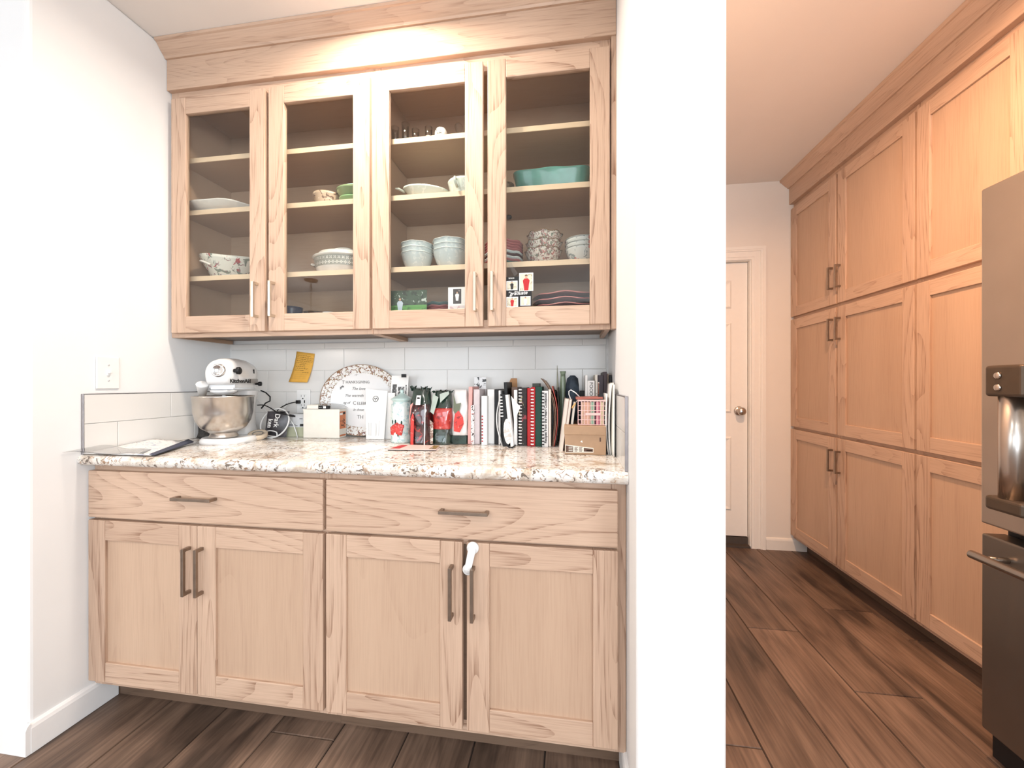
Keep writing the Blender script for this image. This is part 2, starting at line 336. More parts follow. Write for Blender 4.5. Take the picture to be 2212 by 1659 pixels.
# ---- six panel door with casing and knob
dr = struct('door_1', B((DX0+.003, YFAR+.035, .068), (DX1-.003, YFAR+.07, DZ1-.003)), TRIMW)
rects = []
for (u0, u1) in ((DX0+.11, DX0+.345), (DX1-.345, DX1-.11)):
    for (z0, z1) in ((.25, .78), (.95, 1.60), (1.70, 1.90)): rects.append((u0, u1, z0, z1))
for u0, u1, z0, z1 in rects:
    m = MB(); y0 = YFAR+.035; w = .028
    o4 = [(u0, z0), (u1, z0), (u1, z1), (u0, z1)]; i4 = [(u0+w, z0+w), (u1-w, z0+w), (u1-w, z1-w), (u0+w, z1-w)]; h4 = [(u0+w*.45, z0+w*.45), (u1-w*.45, z0+w*.45), (u1-w*.45, z1-w*.45), (u0+w*.45, z1-w*.45)]
    vs = [(x, y0-.001, z) for x, z in o4] + [(x, y0-.010, z) for x, z in h4] + [(x, y0-.003, z) for x, z in i4]
    fs = [(i, (i+1) % 4, 4+(i+1) % 4, 4+i) for i in range(4)] + [(4+i, 4+(i+1) % 4, 8+(i+1) % 4, 8+i) for i in range(4)] + [(8, 9, 10, 11)]
    obj('raised_panel', m.add(vs, fs), TRIMW, dr)
kn = at(1600, 889, y=YFAR)
k = MB().lathe([(0, 0), (.032, 0), (.033, .006), (.026, .010), (.012, .013), (.012, .032), (.024, .040), (.029, .052), (.027, .064), (.016, .072), (0, .073)], (kn.x, YFAR+.035, kn.z), 24, Matrix.Rotation(PI/2, 3, 'X'))
obj('door_knob', k, STEEL, dr, label='satin nickel round knob')
def casing(m, x0, x1, z1, side):
    # stepped colonial profile as nested strips, mitred as nested L shapes
    for a, b, t in ((0, .018, .011), (.018, .034, .015), (.034, .058, .010), (.058, .070, .017), (.070, .090, .021)):
        if side == 'r': m.box((x1+a, YFAR-t, 0), (x1+b, YFAR, z1+a))
        elif side == 'l': m.box((x0-b, YFAR-t, 0), (x0-a, YFAR, z1+a))
        else: m.box((x0-b, YFAR-t, z1+a), (x1+b, YFAR, z1+b))
for i_, sd in enumerate('rlt'):
    m = MB(); casing(m, DX0-.006, DX1+.006, DZ1+.004, sd); struct('trim_%d' % (i_+1), m, TRIMW)
struct('trim_4', MB().box((DX0-.0198, YFAR+.0005, 0), (DX0, YFAR+.1, DZ1)).box((DX1, YFAR+.0005, 0), (DX1+.0198, YFAR+.1, DZ1)).box((DX0-.0198, YFAR+.0005, DZ1), (DX1+.0198, YFAR+.1, DZ1+.0198)), TRIMW)
struct('trim_5', MB().box((DX0, YFAR+.030, 0), (DX1, YFAR+.10, .062)).box((DX0, YFAR-.012, 0), (DX1, YFAR+.030, .014)), col('dark_threshold', (.07, .055, .045), .5))

# ---- tiles (12 x 4 inch subway, thin joints)
TH, TW, JO = .1035, .305, .0016
wbk = struct('trim_6', MB().box((XL, YB+.003, .912), (XR, YB+.008, 1.357)), GROUT)
for r in range(5):
    z0 = .914 + TH*r; z1 = min(z0+TH, 1.3555)
    off = .31 if r % 2 == 1 else .515
    x = off - TW*3
    while x < XR:
        a, b = max(x, XL+.008), min(x+TW, XR-.008)
        if b-a > .01: obj('tile', B((a+JO/2, YB, z0+JO/2), (b-JO/2, YB+.006, z1-JO/2)), TILE, wbk, bevel=.0009)
        x += TW
for side, nme in ((0, 'trim_7'), (1, 'trim_8')):
    sx = (lambda a: XL + a) if side == 0 else (lambda a: XR - a)
    bx = lambda a0, y0, z0, a1, y1, z1: B((min(sx(a0), sx(a1)), y0, z0), (max(sx(a0), sx(a1)), y1, z1))
    g = struct(nme, bx(0, -.016, .912, .003, YB, 1.1225), GROUT)
    for r, (z0, z1, y0) in enumerate(((.914, 1.0195, -.015-.200), (1.0195, 1.123, -.015))):
        y = y0
        while y < YB:
            a, b = max(y, -.014), min(y+TW, YB-.001)
            if b-a > .01: obj('tile', bx(.003, a+JO/2, z0+JO/2, .008, b-JO/2, z1-JO/2), TILE, g, bevel=.0009)
            y += TW
    e = bx(0, -.0185, .914, .0095, -.0145, 1.1255); e.box((min(sx(0), sx(.0095)), -.0145, 1.1232), (max(sx(0), sx(.0095)), YB, 1.1255))
    obj('metal_edge', e, EDGEM, g, bevel=.0008, label='dark metal edge strip')

# ------------------------------------------------------------------ cabinets
def pull(parent, c, length, axis, out, mat, foot=.010, stand=.030):
    """square bar pull; c = centre on the door face, axis of the bar, out = outward unit vector"""
    c = Vector(c); ax = {'x': Vector((1,0,0)), 'y': Vector((0,1,0)), 'z': Vector((0,0,1))}[axis]; o = Vector(out); w = ax.cross(o)
    m = MB(); h = .005
    def bx(p, q):  # in (ax, o, w) coords
        R = Matrix((ax, o, w)).transposed().to_4x4(); R.translation = c; m.box(p, q, R)
    bx((-length/2, stand-.010, -h), (length/2, stand, h))
    for sgn in (-1, 1):
        a = sgn*(length/2-.0055); bx((a-.0055, 0, -h), (a+.0055, stand-.008, h))
    return obj('handle', m, mat, parent, bevel=.0008)
def shaker(parent, a0, a1, z0, z1, f, plane, glassy=False, sw=.070, handle=None, hmat=BRONZE, panelmat=None, t=.020):
    """shaker door on plane y=f (plane='y', facing -y) or x=f (plane='x', facing -x). a = x or y range."""
    V, Hm = OAKV, (OAKH if plane == 'y' else OAKY)
    def bx(u0, w0, d0, u1, w1, d1):
        return B((u0, f+d0, w0), (u1, f+d1, w1)) if plane == 'y' else B((f+d0, u0, w0), (f+d1, u1, w1))
    if glassy:
        d = obj('door', bx(a0+sw-.006, z0+sw-.006, .010, a1-sw+.006, z1-sw+.006, .0135), GLASS, parent, label='clear glass pane door in an oak frame')
    else:
        d = obj('door', bx(a0+sw-.008, z0+sw-.008, .009, a1-sw+.008, z1-sw+.008, .016), panelmat or OAKP, parent)
    for u0, u1 in ((a0, a0+sw), (a1-sw, a1)): obj('stile', bx(u0, z0, 0, u1, z1, t), V, d, bevel=.0022, seg=2)
    for w0, w1 in ((z0, z0+sw), (z1-sw, z1)): obj('rail', bx(a0+sw, w0, .0004, a1-sw, w1, t), Hm, d, bevel=.0022, seg=2)
    if handle:
        u, w, ln, axis = handle
        c = (u, f, w) if plane == 'y' else (f, u, w)
        pull(d, c, ln, axis, (0, -1, 0) if plane == 'y' else (-1, 0, 0), hmat)
    return d
# base cabinets
def base_cab(x0, x1, drw, doors, label, hd, hdr, last):
    t = thing('base_cabinet', label, 'cabinet', ((x0+x1)/2, .30, 0))
    m = MB().box((x0, .041, .090), (x1, YB, .108)).box((x0, .041, .108), (x0+.016, YB, .874)).box((x1-.016, .041, .108), (x1, YB, .874)).box((x0+.016, YB-.012, .108), (x1-.016, YB, .874)).box((x0+.016, .041, .858), (x1-.016, .10, .874))
    obj('carcass', m, OAKP, t)
    fx1 = x1 if not last else XR-.001
    for a, b in ((x0, x0+.030), (fx1-.030, fx1)) if not last else ((x0, x0+.030), (fx1-.045, fx1)): obj('frame_stile', B((a, .021, .090), (b, .041, .876)), OAKV, t, bevel=.001)
    for a, b in ((.090, .128), (.668, .705), (.838, .876)): obj('frame_rail', B((x0+.030, .0212, a), (fx1-.030, .041, b)), OAKH, t, bevel=.001)
    obj('frame_stile', B(((doors[0][1]+doors[1][0])/2-.022, .0214, .128), ((doors[0][1]+doors[1][0])/2+.022, .041, .668)), DARKSHADE if last else OAKV, t)
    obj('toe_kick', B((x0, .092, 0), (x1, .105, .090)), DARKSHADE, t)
    dd = obj('drawer', B((drw[0], 0, .691), (drw[1], .020, .855)), OAKH, t, bevel=.003, seg=2)
    pull(dd, (hdr, 0, .777), .150, 'x', (0, -1, 0), BRONZE)
    for (a, b), h in zip(doors, hd): shaker(t, a, b, .114, .682, 0, 'y', handle=(h, .535, .157, 'z'))
    return t
bc1 = base_cab(0.002, .9085, (.003, .9032), [(.003, .4413), (.4435, .9032)], 'left oak base cabinet under the stand mixer, one wide drawer over two doors', (.416, .464), .445, False)
bc2 = base_cab(.9090, 1.843, (.9134, 1.8188), [(.9134, 1.3611), (1.3750, 1.8188)], 'right oak base cabinet with a white child latch across its two doors', (1.330, 1.397), 1.370, True)
# countertop with a full bullnose
prof = [(YB, .877), (-.008, .877)] + [(-.0115+.0185*math.cos(a)*-1+(.0), .8955+.0185*math.sin(a)) for a in [(-70+20*i)*PI/180 for i in range(8)]] + [(-.004, .914), (YB, .914)]
ct = obj('countertop', MB().prism(prof, XL+.001, XR-.001, 'x', smooth=False), GRAN)
tag(ct, 'beige speckled stone-look countertop with a rounded front edge over the oak base cabinets', 'countertop')
# upper cabinets
UF, UY = .2785, .2985
ZS = [1.620, 1.903, 2.126]
def upper_cab(x0, x1, doors, label, hd, last):
    t = thing('wall_cabinet', label, 'cabinet', ((x0+x1)/2, .44, 1.356)); z0, z1 = 1.356, 2.42
    obj('side_panel', B((x0, UY+.02, z0), (x0+.018, YB-.002, z1)), OAKI, t); obj('side_panel', B((x1-.018, UY+.02, z0), (x1, YB-.002, z1)), OAKI, t)
    obj('back_panel', B((x0+.018, YB-.012, z0+.03), (x1-.018, YB-.003, z1)), OAKI, t)
    obj('bottom_panel', B((x0+.018, UY+.02, 1.372), (x1-.018, YB-.012, 1.388)), DARKSHADE, t)
    obj('bottom_liner', B((x0+.018, UY+.02, 1.3882), (x1-.018, YB-.012, 1.394)), OAKI, t)
    obj('top_panel', B((x0+.018, UY+.02, 2.372), (x1-.018, YB-.012, 2.39)), OAKI, t)
    for zz in ZS:
        s = obj('shelf', B((x0+.020, UY+.026, zz-.019), (x1-.020, YB-.013, zz)), OAKI, t)
        obj('edge_band', B((x0+.020, UY+.0215, zz-.0195), (x1-.020, UY+.026, zz+.0003)), SHELFE, s)
    ex = XR-.001 if last else x1
    for a, b in ((x0, x0+.038), (x1-.038, x1)): obj('frame_stile', B((a, UY, z0), (b, UY+.02, z1)), OAKV, t, bevel=.0008)
    for a, b in ((z0, 1.40), (2.335, z1)): obj('frame_rail', B((x0+.038, UY+.0002, a), (x1-.038, UY+.02, b)), OAKH, t)
    for (a, b), h in zip(doors, hd): shaker(t, a, b, 1.3733, 2.3574, UF, 'y', True, sw=.069, handle=(h, 1.4985, .142, 'z'), hmat=NICKEL)
    return t
upper_cab(.002, .9185, [(.022, .4602), (.4769, .9128)], 'left glass-door oak wall cabinet above the stand mixer', (.428, .503), False)
upper_cab(.9190, 1.826, [(.9245, 1.3627), (1.3799, 1.8215)], 'right glass-door oak wall cabinet above the row of cookbooks', (1.337, 1.401), True)
fs = thing('filler_strip', 'narrow oak filler board between the right wall cabinet and the white partition', 'filler', (1.836, UF, 1.356))
obj('board', B((1.8275, UF+.006, 1.356), (1.8445, UY+.02, 2.40)), OAKV, fs, bevel=.001)
cr = thing('crown_moulding', 'oak crown moulding and frieze board running above the glass-door cabinets', 'moulding', (.92, .28, 2.395))
obj('frieze_board', B((XL+.001, .2785, 2.3953), (XR-.001, .318, HC-.002)), OAKQ, cr, bevel=.0015)
def crown_prof(d): return [(0, 2.5225), (-.008, 2.5225), (-.012, 2.530), (-.017, 2.5345), (-.026, 2.543), (-.036, 2.555), (-.043, 2.564), (-.050, 2.567), (-.053, 2.5755), (0, 2.5755)]
obj('crown', MB().prism([(.2785+p, z) for p, z in crown_prof(1)], XL+.001, XR-.001, 'x'), OAKQ, cr)
# pantry wall of cabinets
pt = thing('pantry_cabinet', 'tall oak pantry cabinet bank with nine shaker doors beside the refrigerator', 'cabinet', (3.5, 1.1, 0))
PF = XPR+.020; PY0, PY1 = .375, YFAR-.001
obj('carcass', B((PF+.02, PY0, .090), (XWR-.002, PY1, 2.404)), OAKP, pt)
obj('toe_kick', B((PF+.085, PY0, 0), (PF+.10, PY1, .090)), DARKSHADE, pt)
cols = [(1.3830, 1.8565), (.8500, 1.3660), (.3950, .8380)]
rows = [(.114, .848), (.866, 1.602), (1.622, 2.3707)]
for a, b in ((PY0, .415), (.825, .863), (1.355, 1.395), (1.84, PY1)): obj('frame_stile', B((PF, a, .090), (PF+.02, b, 2.404)), OAKV, pt)
for a, b in ((.090, .13), (.835, .88), (1.59, 1.635), (2.345, 2.404)): obj('frame_rail', B((PF+.0003, PY0+.01, a), (PF+.02, PY1-.01, b)), OAKY, pt)
for ci, (a, b) in enumerate(cols):
    for ri, (z0, z1) in enumerate(rows):
        hz = {0: .713, 1: 1.475, 2: 1.775}[ri]
        h = {0: (1.408, hz, .130, 'z'), 1: (1.342, hz, .130, 'z'), 2: None}[ci]
        shaker(pt, a, b, z0, z1, XPR, 'x', sw=.066, handle=h)
pc = thing('crown_moulding', 'oak crown moulding and frieze along the ceiling above the pantry cabinets', 'moulding', (3.2, .6, 2.404))
obj('frieze_board', B((3.1865, -.66, 2.4044), (3.236, PY1, HC-.002)), OAKYQ, pc, bevel=.0015)
obj('crown', MB().prism([(3.1865+p*1.15, z-.006 if z < 2.57 else z) for p, z in crown_prof(1)], -.66, PY1, 'y'), OAKYQ, pc)
oc = thing('bridge_cabinet', 'oak cabinet bridging above the dark steel refrigerator', 'cabinet', (3.5, -.17, 1.84))
obj('carcass', MB().box((PF+.02, -.66, 1.84), (XWR-.002, .330, 2.404)), OAKP, oc)
obj('end_panel', B((PF-.005, .290, 0), (XWR-.002, .374, 1.839)), OAKP, oc)
obj('end_panel', B((PF-.005, -.70, 0), (XWR-.002, -.662, 2.404)), OAKP, oc)
obj('frame_rail', B((PF, -.66, 1.84), (PF+.02, .374, 1.87)), OAKY, oc); obj('frame_rail', B((PF, -.66, 2.36), (PF+.02, .374, 2.404)), OAKY, oc)
obj('frame_stile', B((PF, .330, 1.84), (PF+.02, .374, 2.404)), OAKV, oc)
shaker(oc, -.165, .345, 1.855, 2.3707, XPR, 'x', sw=.066); shaker(oc, -.655, -.175, 1.855, 2.3707, XPR, 'x', sw=.066)
# refrigerator
SS = col('dark_stainless', (.46, .41, .36), .34, .92, var=.05, scale=5); SS_SHADED = col('dark_stainless_shaded', (.20, .18, .16), .38, .9, var=.05, scale=5)  # second steel is a darkened copy: shade low on the front painted in
rf = thing('refrigerator', 'dark stainless refrigerator with a tubular door handle and a bottom freezer drawer', 'refrigerator', (3.35, -.19, 0))
FX = 2.94
obj('body', B((FX+.07, -.645, .02), (XWR-.05, .262, 1.745)), BLACK, rf)
d = obj('door', B((FX, -.645, .732), (FX+.065, .266, 1.760)), SS, rf, bevel=.006, seg=3)
hx0, hx1, hy0, hy1 = 2.862, 2.905, .080, .150
m = MB().tube([((hx0+hx1)/2, (hy0+hy1)/2, z) for z in (.842, .99, 1.135)], .026, 24)
obj('handle', m, STEEL, d, label='brushed steel tube handle')
for za, zb in ((1.125, 1.212), (.806, .845)): obj('handle_bracket', B((hx0-.008, hy0-.02, za), (FX, hy1+.008, zb)), col('bronze_bracket', (.10, .075, .055), .4, .6), d, bevel=.008, seg=3)
m = MB()
for zz in (1.150, 1.183): m.lathe([(0, 0), (.0095, 0), (.0095, .003), (.007, .005), (0, .005)], (hx0-.008, .120, zz), 16, Matrix.Rotation(-PI/2, 3, 'Y'))
obj('rivet', m, STEEL, d, label='round steel buttons')
fd = obj('freezer_drawer', B((FX+.002, -.645, .10), (FX+.067, .266, .700)), SS_SHADED, rf, bevel=.006, seg=3)
m = MB().tube([(2.882, y, .646) for y in (-.60, -.2, .226)], .0125, 14).tube([(2.882, .19, .646), (FX+.01, .19, .646)], .009, 10).tube([(2.882, -.55, .646), (FX+.01, -.55, .646)], .009, 10)
obj('handle', m, STEEL, fd, label='horizontal steel bar handle')
obj('base_grille', B((FX+.03, -.64, .015), (FX+.07, .262, .095)), BLACK, rf)

# ------------------------------------------------------------------ fixtures
def outlet(x, z):
    t = thing('wall_outlet', 'white wall outlet on the tile behind the small white box, black plug in it', 'outlet', (x, YB, z-.058))
    obj('plate', B((x-.036, YB-.006, z-.058), (x+.036, YB, z+.058)), PLAST, t, bevel=.003, seg=3)
    obj('receptacle', B((x-.017, YB-.009, z-.034), (x+.017, YB-.006, z+.034)), PLAST, t, bevel=.001)
    m = MB()
    for dz in (-.022, .022):
        m.box((x-.009, YB-.0094, z+dz), (x-.0072, YB-.009, z+dz+.009)).box((x+.0072, YB-.0094, z+dz), (x+.009, YB-.009, z+dz+.009)).box((x-.0028, YB-.0094, z+dz-.011), (x+.0028, YB-.009, z+dz-.005))
    m.box((x+.006, YB-.0094, z-.007), (x+.0115, YB-.009, z+.006))
    obj('slot', m, BLACK, t)
    return t
ox = at(655, 868, y=YB-.006); outlet(ox.x, ox.z)
sw = thing('light_switch', 'white toggle light switch on the left alcove wall above the tile', 'switch', (0, .061, 1.142))
obj('plate', B((.0005, .024, 1.142), (.006, .098, 1.259)), PLAST, sw, bevel=.003, seg=3)
obj('toggle', MB().box((.005, .056, 1.190), (.009, .066, 1.211)).box((.008, .0575, 1.199), (.018, .0645, 1.208)), PLAST, sw, bevel=.001)
for zz in (1.172, 1.229):
    m = MB().lathe([(0, 0), (.003, 0), (.003, .0012), (0, .0016)], (.006, .061, zz), 10, Matrix.Rotation(PI/2, 3, 'Y'))
    obj('screw', m, col('painted_screw', (.6, .6, .6), .4), sw)
# child latch
cl = thing('child_latch', 'white plastic child safety latch strap stuck across the right cabinet doors', 'latch', (1.385, -.004, .59))
M1 = Matrix.Rotation(PI/2, 3, 'X')
p1 = (1.395, 0, .668); p2 = (1.3805, 0, .602)
for p, r in ((p1, .0185), (p2, .017)):
    obj('pad', MB().lathe([(0, 0), (r, 0), (r, .005), (r*.8, .0075), (r*.62, .0075), (r*.6, .0095), (0, .0095)], (p[0], 0, p[2]), 24, M1), PLAST, cl)
a = Vector(p1); b = Vector(p2); dd = (b-a).normalized(); w = Vector((dd.z, 0, -dd.x))*.0115
m = MB().add([a+w+Vector((0, -.0098, 0)), a-w+Vector((0, -.0098, 0)), b-w*.9+Vector((0, -.0098, 0)), b+w*.9+Vector((0, -.0098, 0)), a+w+Vector((0, -.0125, 0)), a-w+Vector((0, -.0125, 0)), b-w*.9+Vector((0, -.0125, 0)), b+w*.9+Vector((0, -.0125, 0))],
             [(0,1,2,3),(4,5,6,7),(0,1,5,4),(1,2,6,5),(2,3,7,6),(3,0,4,7)])
obj('strap', m, PLAST, cl, bevel=.001)
# ceiling can lights (trim rings + lens), the middle four added for room light
EM = bpy.data.materials.new('lamp_lens'); EM.use_nodes = True; EM.node_tree.nodes['Principled BSDF'].inputs['Emission Color'].default_value = (1, .85, .7, 1); EM.node_tree.nodes['Principled BSDF'].inputs['Emission Strength'].default_value = 6
for x, y, lb in ((1.0, .0, 'recessed ceiling light in front of the glass-door cabinets'), (*ADDED_CANS[0], 'added recessed ceiling light behind the camera'), (*ADDED_CANS[1], 'added recessed ceiling light left of and behind the camera'), (*ADDED_CANS[2], 'added recessed ceiling light nearest the side window'),
             (*ADDED_CANS[3], 'added recessed ceiling light nearest the added right window'), (2.56, .12, 'recessed ceiling light in front of the refrigerator')):
    t = thing('recessed_light', lb, 'light', (x, y, HC-.006))
    obj('trim_ring', MB().lathe([(.070, HC-.001), (.072, HC-.006), (.090, HC-.004), (.092, HC-.001)], (x, y, 0), 28), TRIM, t)
    obj('lens', MB().lathe([(0, HC-.003), (.070, HC-.003)], (x, y, 0), 28), EM, t)
# pendant lamp far behind the camera, seen mirrored in the cabinet glass
pm = at(672, 605, z=HC); PLX, PLY = pm.x, 2*.29-pm.y
t = thing('pendant_lamp', 'bronze chain pendant lamp hanging over the dining area', 'lamp', (PLX, PLY, 1.6))
BZ = col('lamp_bronze', (.16, .10, .06), .35, .9)
obj('canopy', MB().lathe([(0, HC), (.085, HC), (.085, HC-.02), (.02, HC-.035), (0, HC-.035)], (PLX, PLY, 0), 20), BZ, t)
m = MB()
for i in range(9): 
    z = HC-.045-i*.042; M = Matrix.Rotation(PI/2*(i % 2), 3, 'Z')
    m.tube([Vector((PLX, PLY, z)) + M @ Vector((.011*math.cos(a), 0, .025*math.sin(a))) for a in [2*PI*k/8 for k in range(8)]], .0035, 5, closed=True)
obj('chain', m, BZ, t)
obj('hub', MB().lathe([(0, 0), (.035, 0), (.04, -.05), (.02, -.08), (0, -.08)], (PLX, PLY, HC-.42), 16), BZ, t)
for i in range(3):
    a = 2*PI*i/3+.5; p = Vector((PLX+.30*math.cos(a), PLY+.30*math.sin(a), 1.66))
    obj('rod', MB().tube([(PLX, PLY, HC-.48), p], .006, 6), STEEL, t)
    obj('shade', MB().lathe([(.03, .04), (.055, .02), (.07, -.06), (.075, -.10)], p, 18), EM, t)
pl_ = bpy.data.lights.new('pendant_glow', 'POINT'); pl_.energy = 38; pl_.color = SOFT; pl_.shadow_soft_size = .12
po_ = bpy.data.objects.new('pendant_glow', pl_); COL.objects.link(po_); po_.location = (PLX, PLY, 1.85)
obj('ring', MB().tube([(PLX+.30*math.cos(a), PLY+.30*math.sin(a), 1.70) for a in [2*PI*k/30 for k in range(30)]], .010, 8, closed=True), BZ, t)

# ================================================================== things on the countertop
ZC = .914
RED = col('red_cover', (.46, .020, .022), .5, spec=.3); MAROON = col('maroon_print', (.13, .025, .025), .3); GREEN = col('dark_green_cover', (.008, .050, .033), .5, spec=.3)
def pat(name, base, cols, scale=60, thr=.56, rough=.25, dist=1.0):
    """base glaze with irregular printed blotches in several colours"""
    m, nt, b = nm(name); L = nt.links.new; tc = N(nt, 'ShaderNodeTexCoord'); prev = None
    for i, (c, sc, th) in enumerate(cols):
        mp = N(nt, 'ShaderNodeMapping'); mp.inputs['Location'].default_value = (i*3.3, i*1.7, i*5.1); L(tc.outputs['Object'], mp.inputs['Vector'])
        n = N(nt, 'ShaderNodeTexNoise'); n.inputs['Scale'].default_value = sc; n.inputs['Detail'].default_value = 3; n.inputs['Distortion'].default_value = dist; L(mp.outputs[0], n.inputs['Vector'])
        f = ramp(nt, n.outputs[0], [(th, (0, 0, 0)), (th+.03, (1, 1, 1))])
        mx = N(nt, 'ShaderNodeMix', data_type='RGBA'); L(f, mx.inputs[0]); mx.inputs[7].default_value = (*c, 1)
        if prev is None: mx.inputs[6].default_value = (*base, 1)
        else: L(prev, mx.inputs[6])
        prev = mx.outputs[2]
    L(prev, b.inputs['Base Color']); b.inputs['Roughness'].default_value = rough; return m
ORD = ['topmost', 'second from the top', 'third from the top', 'fourth from the top', 'fifth from the top', 'sixth from the top', 'seventh from the top', 'eighth from the top', 'ninth from the top', 'tenth from the top']
def sheet(mb, o, xd, yd, x0, x1, y0, y1, t=.0006):
    M = frame(o, xd, yd); mb.box((x0, y0, 0), (x1, y1, t), M); return mb

# ---- stand mixer
mc = Vector((.262, .290, ZC)); u = Vector((.25, -.968, 0)).normalized(); v = Vector((-u.y, u.x, 0))   # u = front, v = side towards the camera
MX = frame(mc, u, v); MXr = MX.to_3x3()
mx_t = thing('stand_mixer', 'white stand mixer with a steel bowl in the left corner of the countertop', 'mixer', (mc.x-u.x*.06, mc.y-u.y*.06, ZC))
out = []
for i in range(28):
    a = 2*PI*i/28; X = math.cos(a); Y = math.sin(a)
    hx = .115 if X > 0 else .135; out.append((-.095 + hx*math.copysign(abs(X)**.7, X)+(.0), .098*math.copysign(abs(Y)**.75, Y)*(1 if X > -.2 else .8)))
m = MB(); lv = [(0, 1.0), (.010, 1.01), (.018, .98), (.024, .93)]
vs = [MX @ Vector(((x+.095)*s-.060, y*s, z)) for z, s in lv for x, y in out]; n = 28
m.add(vs, [(j*n+i, j*n+(i+1) % n, (j+1)*n+(i+1) % n, (j+1)*n+i) for j in range(3) for i in range(n)], True)
m.f += [tuple(range(n-1, -1, -1)), tuple(3*n+i for i in range(n))]; m.sm += [False, False]
obj('base', m, WHITE, mx_t)
m = MB(); cs = [(.020, .050, .048), (.06, .040, .040), (.12, .036, .038), (.18, .042, .043), (.215, .052, .050)]
vs = []
for z, a, b in cs:
    for i in range(20):
        t = 2*PI*i/20; vs.append(MX @ Vector((-.150 + a*math.copysign(abs(math.cos(t))**.6, math.cos(t)), b*math.copysign(abs(math.sin(t))**.6, math.sin(t)), z)))
m.add(vs, [(j*20+i, j*20+(i+1) % 20, (j+1)*20+(i+1) % 20, (j+1)*20+i) for j in range(4) for i in range(20)], True)
obj('column', m, WHITE, mx_t)
hp = [(-.158, 0), (-.154, .022), (-.140, .040), (-.110, .055), (-.06, .064), (0, .067), (.05, .066), (.10, .062), (.130, .055), (.146, .044), (.152, .032), (.152, 0)]
m = MB(); vs = []; nh = 32; HZ = .288
for x, r in hp:
    for i in range(nh):
        a = 2*PI*i/nh; Y = r*math.cos(a)*.98; Z = r*math.sin(a)
        if Z < 0: Z = max(Z*1.0, -.046) 
        if Z < 0: Y = r*.98*math.copysign(abs(math.cos(a))**.45, math.cos(a))
        vs.append(MX @ Vector((x*.84-.072, Y*.92, HZ+Z)))
m.add(vs, [(j*nh+i, j*nh+(i+1) % nh, (j+1)*nh+(i+1) % nh, (j+1)*nh+i) for j in range(len(hp)-1) for i in range(nh)], True)
hd = obj('head', m, WHITE, mx_t)
# trim band around the head, chrome under-ring, lettering
def headring(z0, z1, k, mat, nm_, x0=-.14, x1=.148):
    m = MB(); vs = []; sel = [(x, r) for x, r in hp if x0 <= x <= x1]
    pts = [(x*.84-.072, r*.98*.92*k+.0012) for x, r in sel]
    loop = [(x, y) for x, y in pts] + [(x, -y) for x, y in reversed(pts)]
    q = len(loop); vs = [MX @ Vector((x, y, HZ+z)) for z in (z0, z1) for x, y in loop]
    m.add(vs, [(i, (i+1) % q, q+(i+1) % q, q+i) for i in range(q)], False); m.f += [tuple(range(q-1, -1, -1)), tuple(q+i for i in range(q))]; m.sm += [False]*2
    return obj(nm_, m, mat, mx_t)
headring(-.040, -.020, 1.0, col('grey_band', (.36, .35, .34), .4, .5), 'trim_band', -.158, .01)
headring(-.058, -.044, .86, WHITE, 'lower_head', -.158, .11)
headring(-.0645, -.0585, .74, CHROME, 'chrome_ring', -.158, .11)
text('KitchenAid', .0225, frame(MX @ Vector((.050, .0515, HZ-.0375)), -u + v*.115, (0, 0, 1)), INK, mx_t, sx=1.25, bold=.0006)
R90 = MXr @ Matrix.Rotation(PI/2, 3, 'Y')
obj('hub_cap', MB().lathe([(0, 0), (.027, 0), (.027, .006), (.022, .010), (.020, .0085), (0, .0085)], MX @ Vector((.054, .012, HZ+.012)), 24, R90), CHROME, mx_t, label='round chrome hub cap')
RS = MXr @ Matrix.Rotation(-PI/2, 3, 'X')
obj('knob', MB().lathe([(0, 0), (.008, 0), (.008, .010), (.015, .012), (.0155, .022), (.010, .026), (0, .026)], MX @ Vector((.022, .052, HZ+.012)), 18, RS), BLACK, mx_t, label='black attachment knob')
obj('speed_knob', MB().lathe([(0, 0), (.005, 0), (.005, .012), (.010, .014), (.010, .024), (0, .026)], MX @ Vector((-.150, .048, HZ-.042)), 14, RS), BLACK, mx_t, label='black speed knob')
obj('lock_slot', MB().box(Vector((-.118, .0450, HZ+.004)), Vector((-.114, .0600, HZ+.022)), MX), BLACK, mx_t)
obj('planetary', MB().lathe([(0, 0), (.030, 0), (.046, .010), (.048, .018), (0, .018)], MX @ Vector((0, 0, .202)), 24), WHITE, mx_t)
obj('beater', MB().tube([MX @ Vector((0, 0, .205)), MX @ Vector((0, 0, .16))], .006, 8).tube([MX @ Vector(p) for p in ((0, 0, .17), (.035, .01, .15), (.05, .015, .10), (.03, .01, .05), (0, 0, .035), (-.03, -.01, .05), (-.05, -.015, .10), (-.035, -.01, .15), (0, 0, .17))], .004, 6), WHITE, mx_t)
bw = obj('bowl', MB().lathe([(0, .026), (.050, .026), (.052, .030), (.046, .042), (.052, .048), (.078, .066), (.095, .095), (.103, .130), (.106, .190), (.1085, .192), (.1085, .197), (.1035, .197), (.1025, .130), (.093, .096), (.076, .069), (.04, .054), (0, .052)], mc, 48), STEEL, mx_t, label='brushed steel mixing bowl')
obj('power_cord', MB().tube([MX @ Vector(p) for p in ((-.20, .045, .215), (-.215, .060, .205), (-.225, .075, .185), (-.235, .070, .165), (-.225, .055, .155), (-.215, .04, .13))], .0032, 7), BLACK, mx_t)
# scoop standing in the bowl
sp = at(437, 831, y=.250)
Ms = Vector((.42, -.42, .80)).to_track_quat('Z', 'Y').to_matrix()
m = MB().lathe([(0, -.068), (.0115, -.068), (.0205, -.004), (.0218, 0), (.0205, .002), (0, .002)], sp, 28, Ms)
tag(obj('plunger', m, PLAST), 'white plastic tapered plunger standing in the steel mixer bowl', 'plunger')
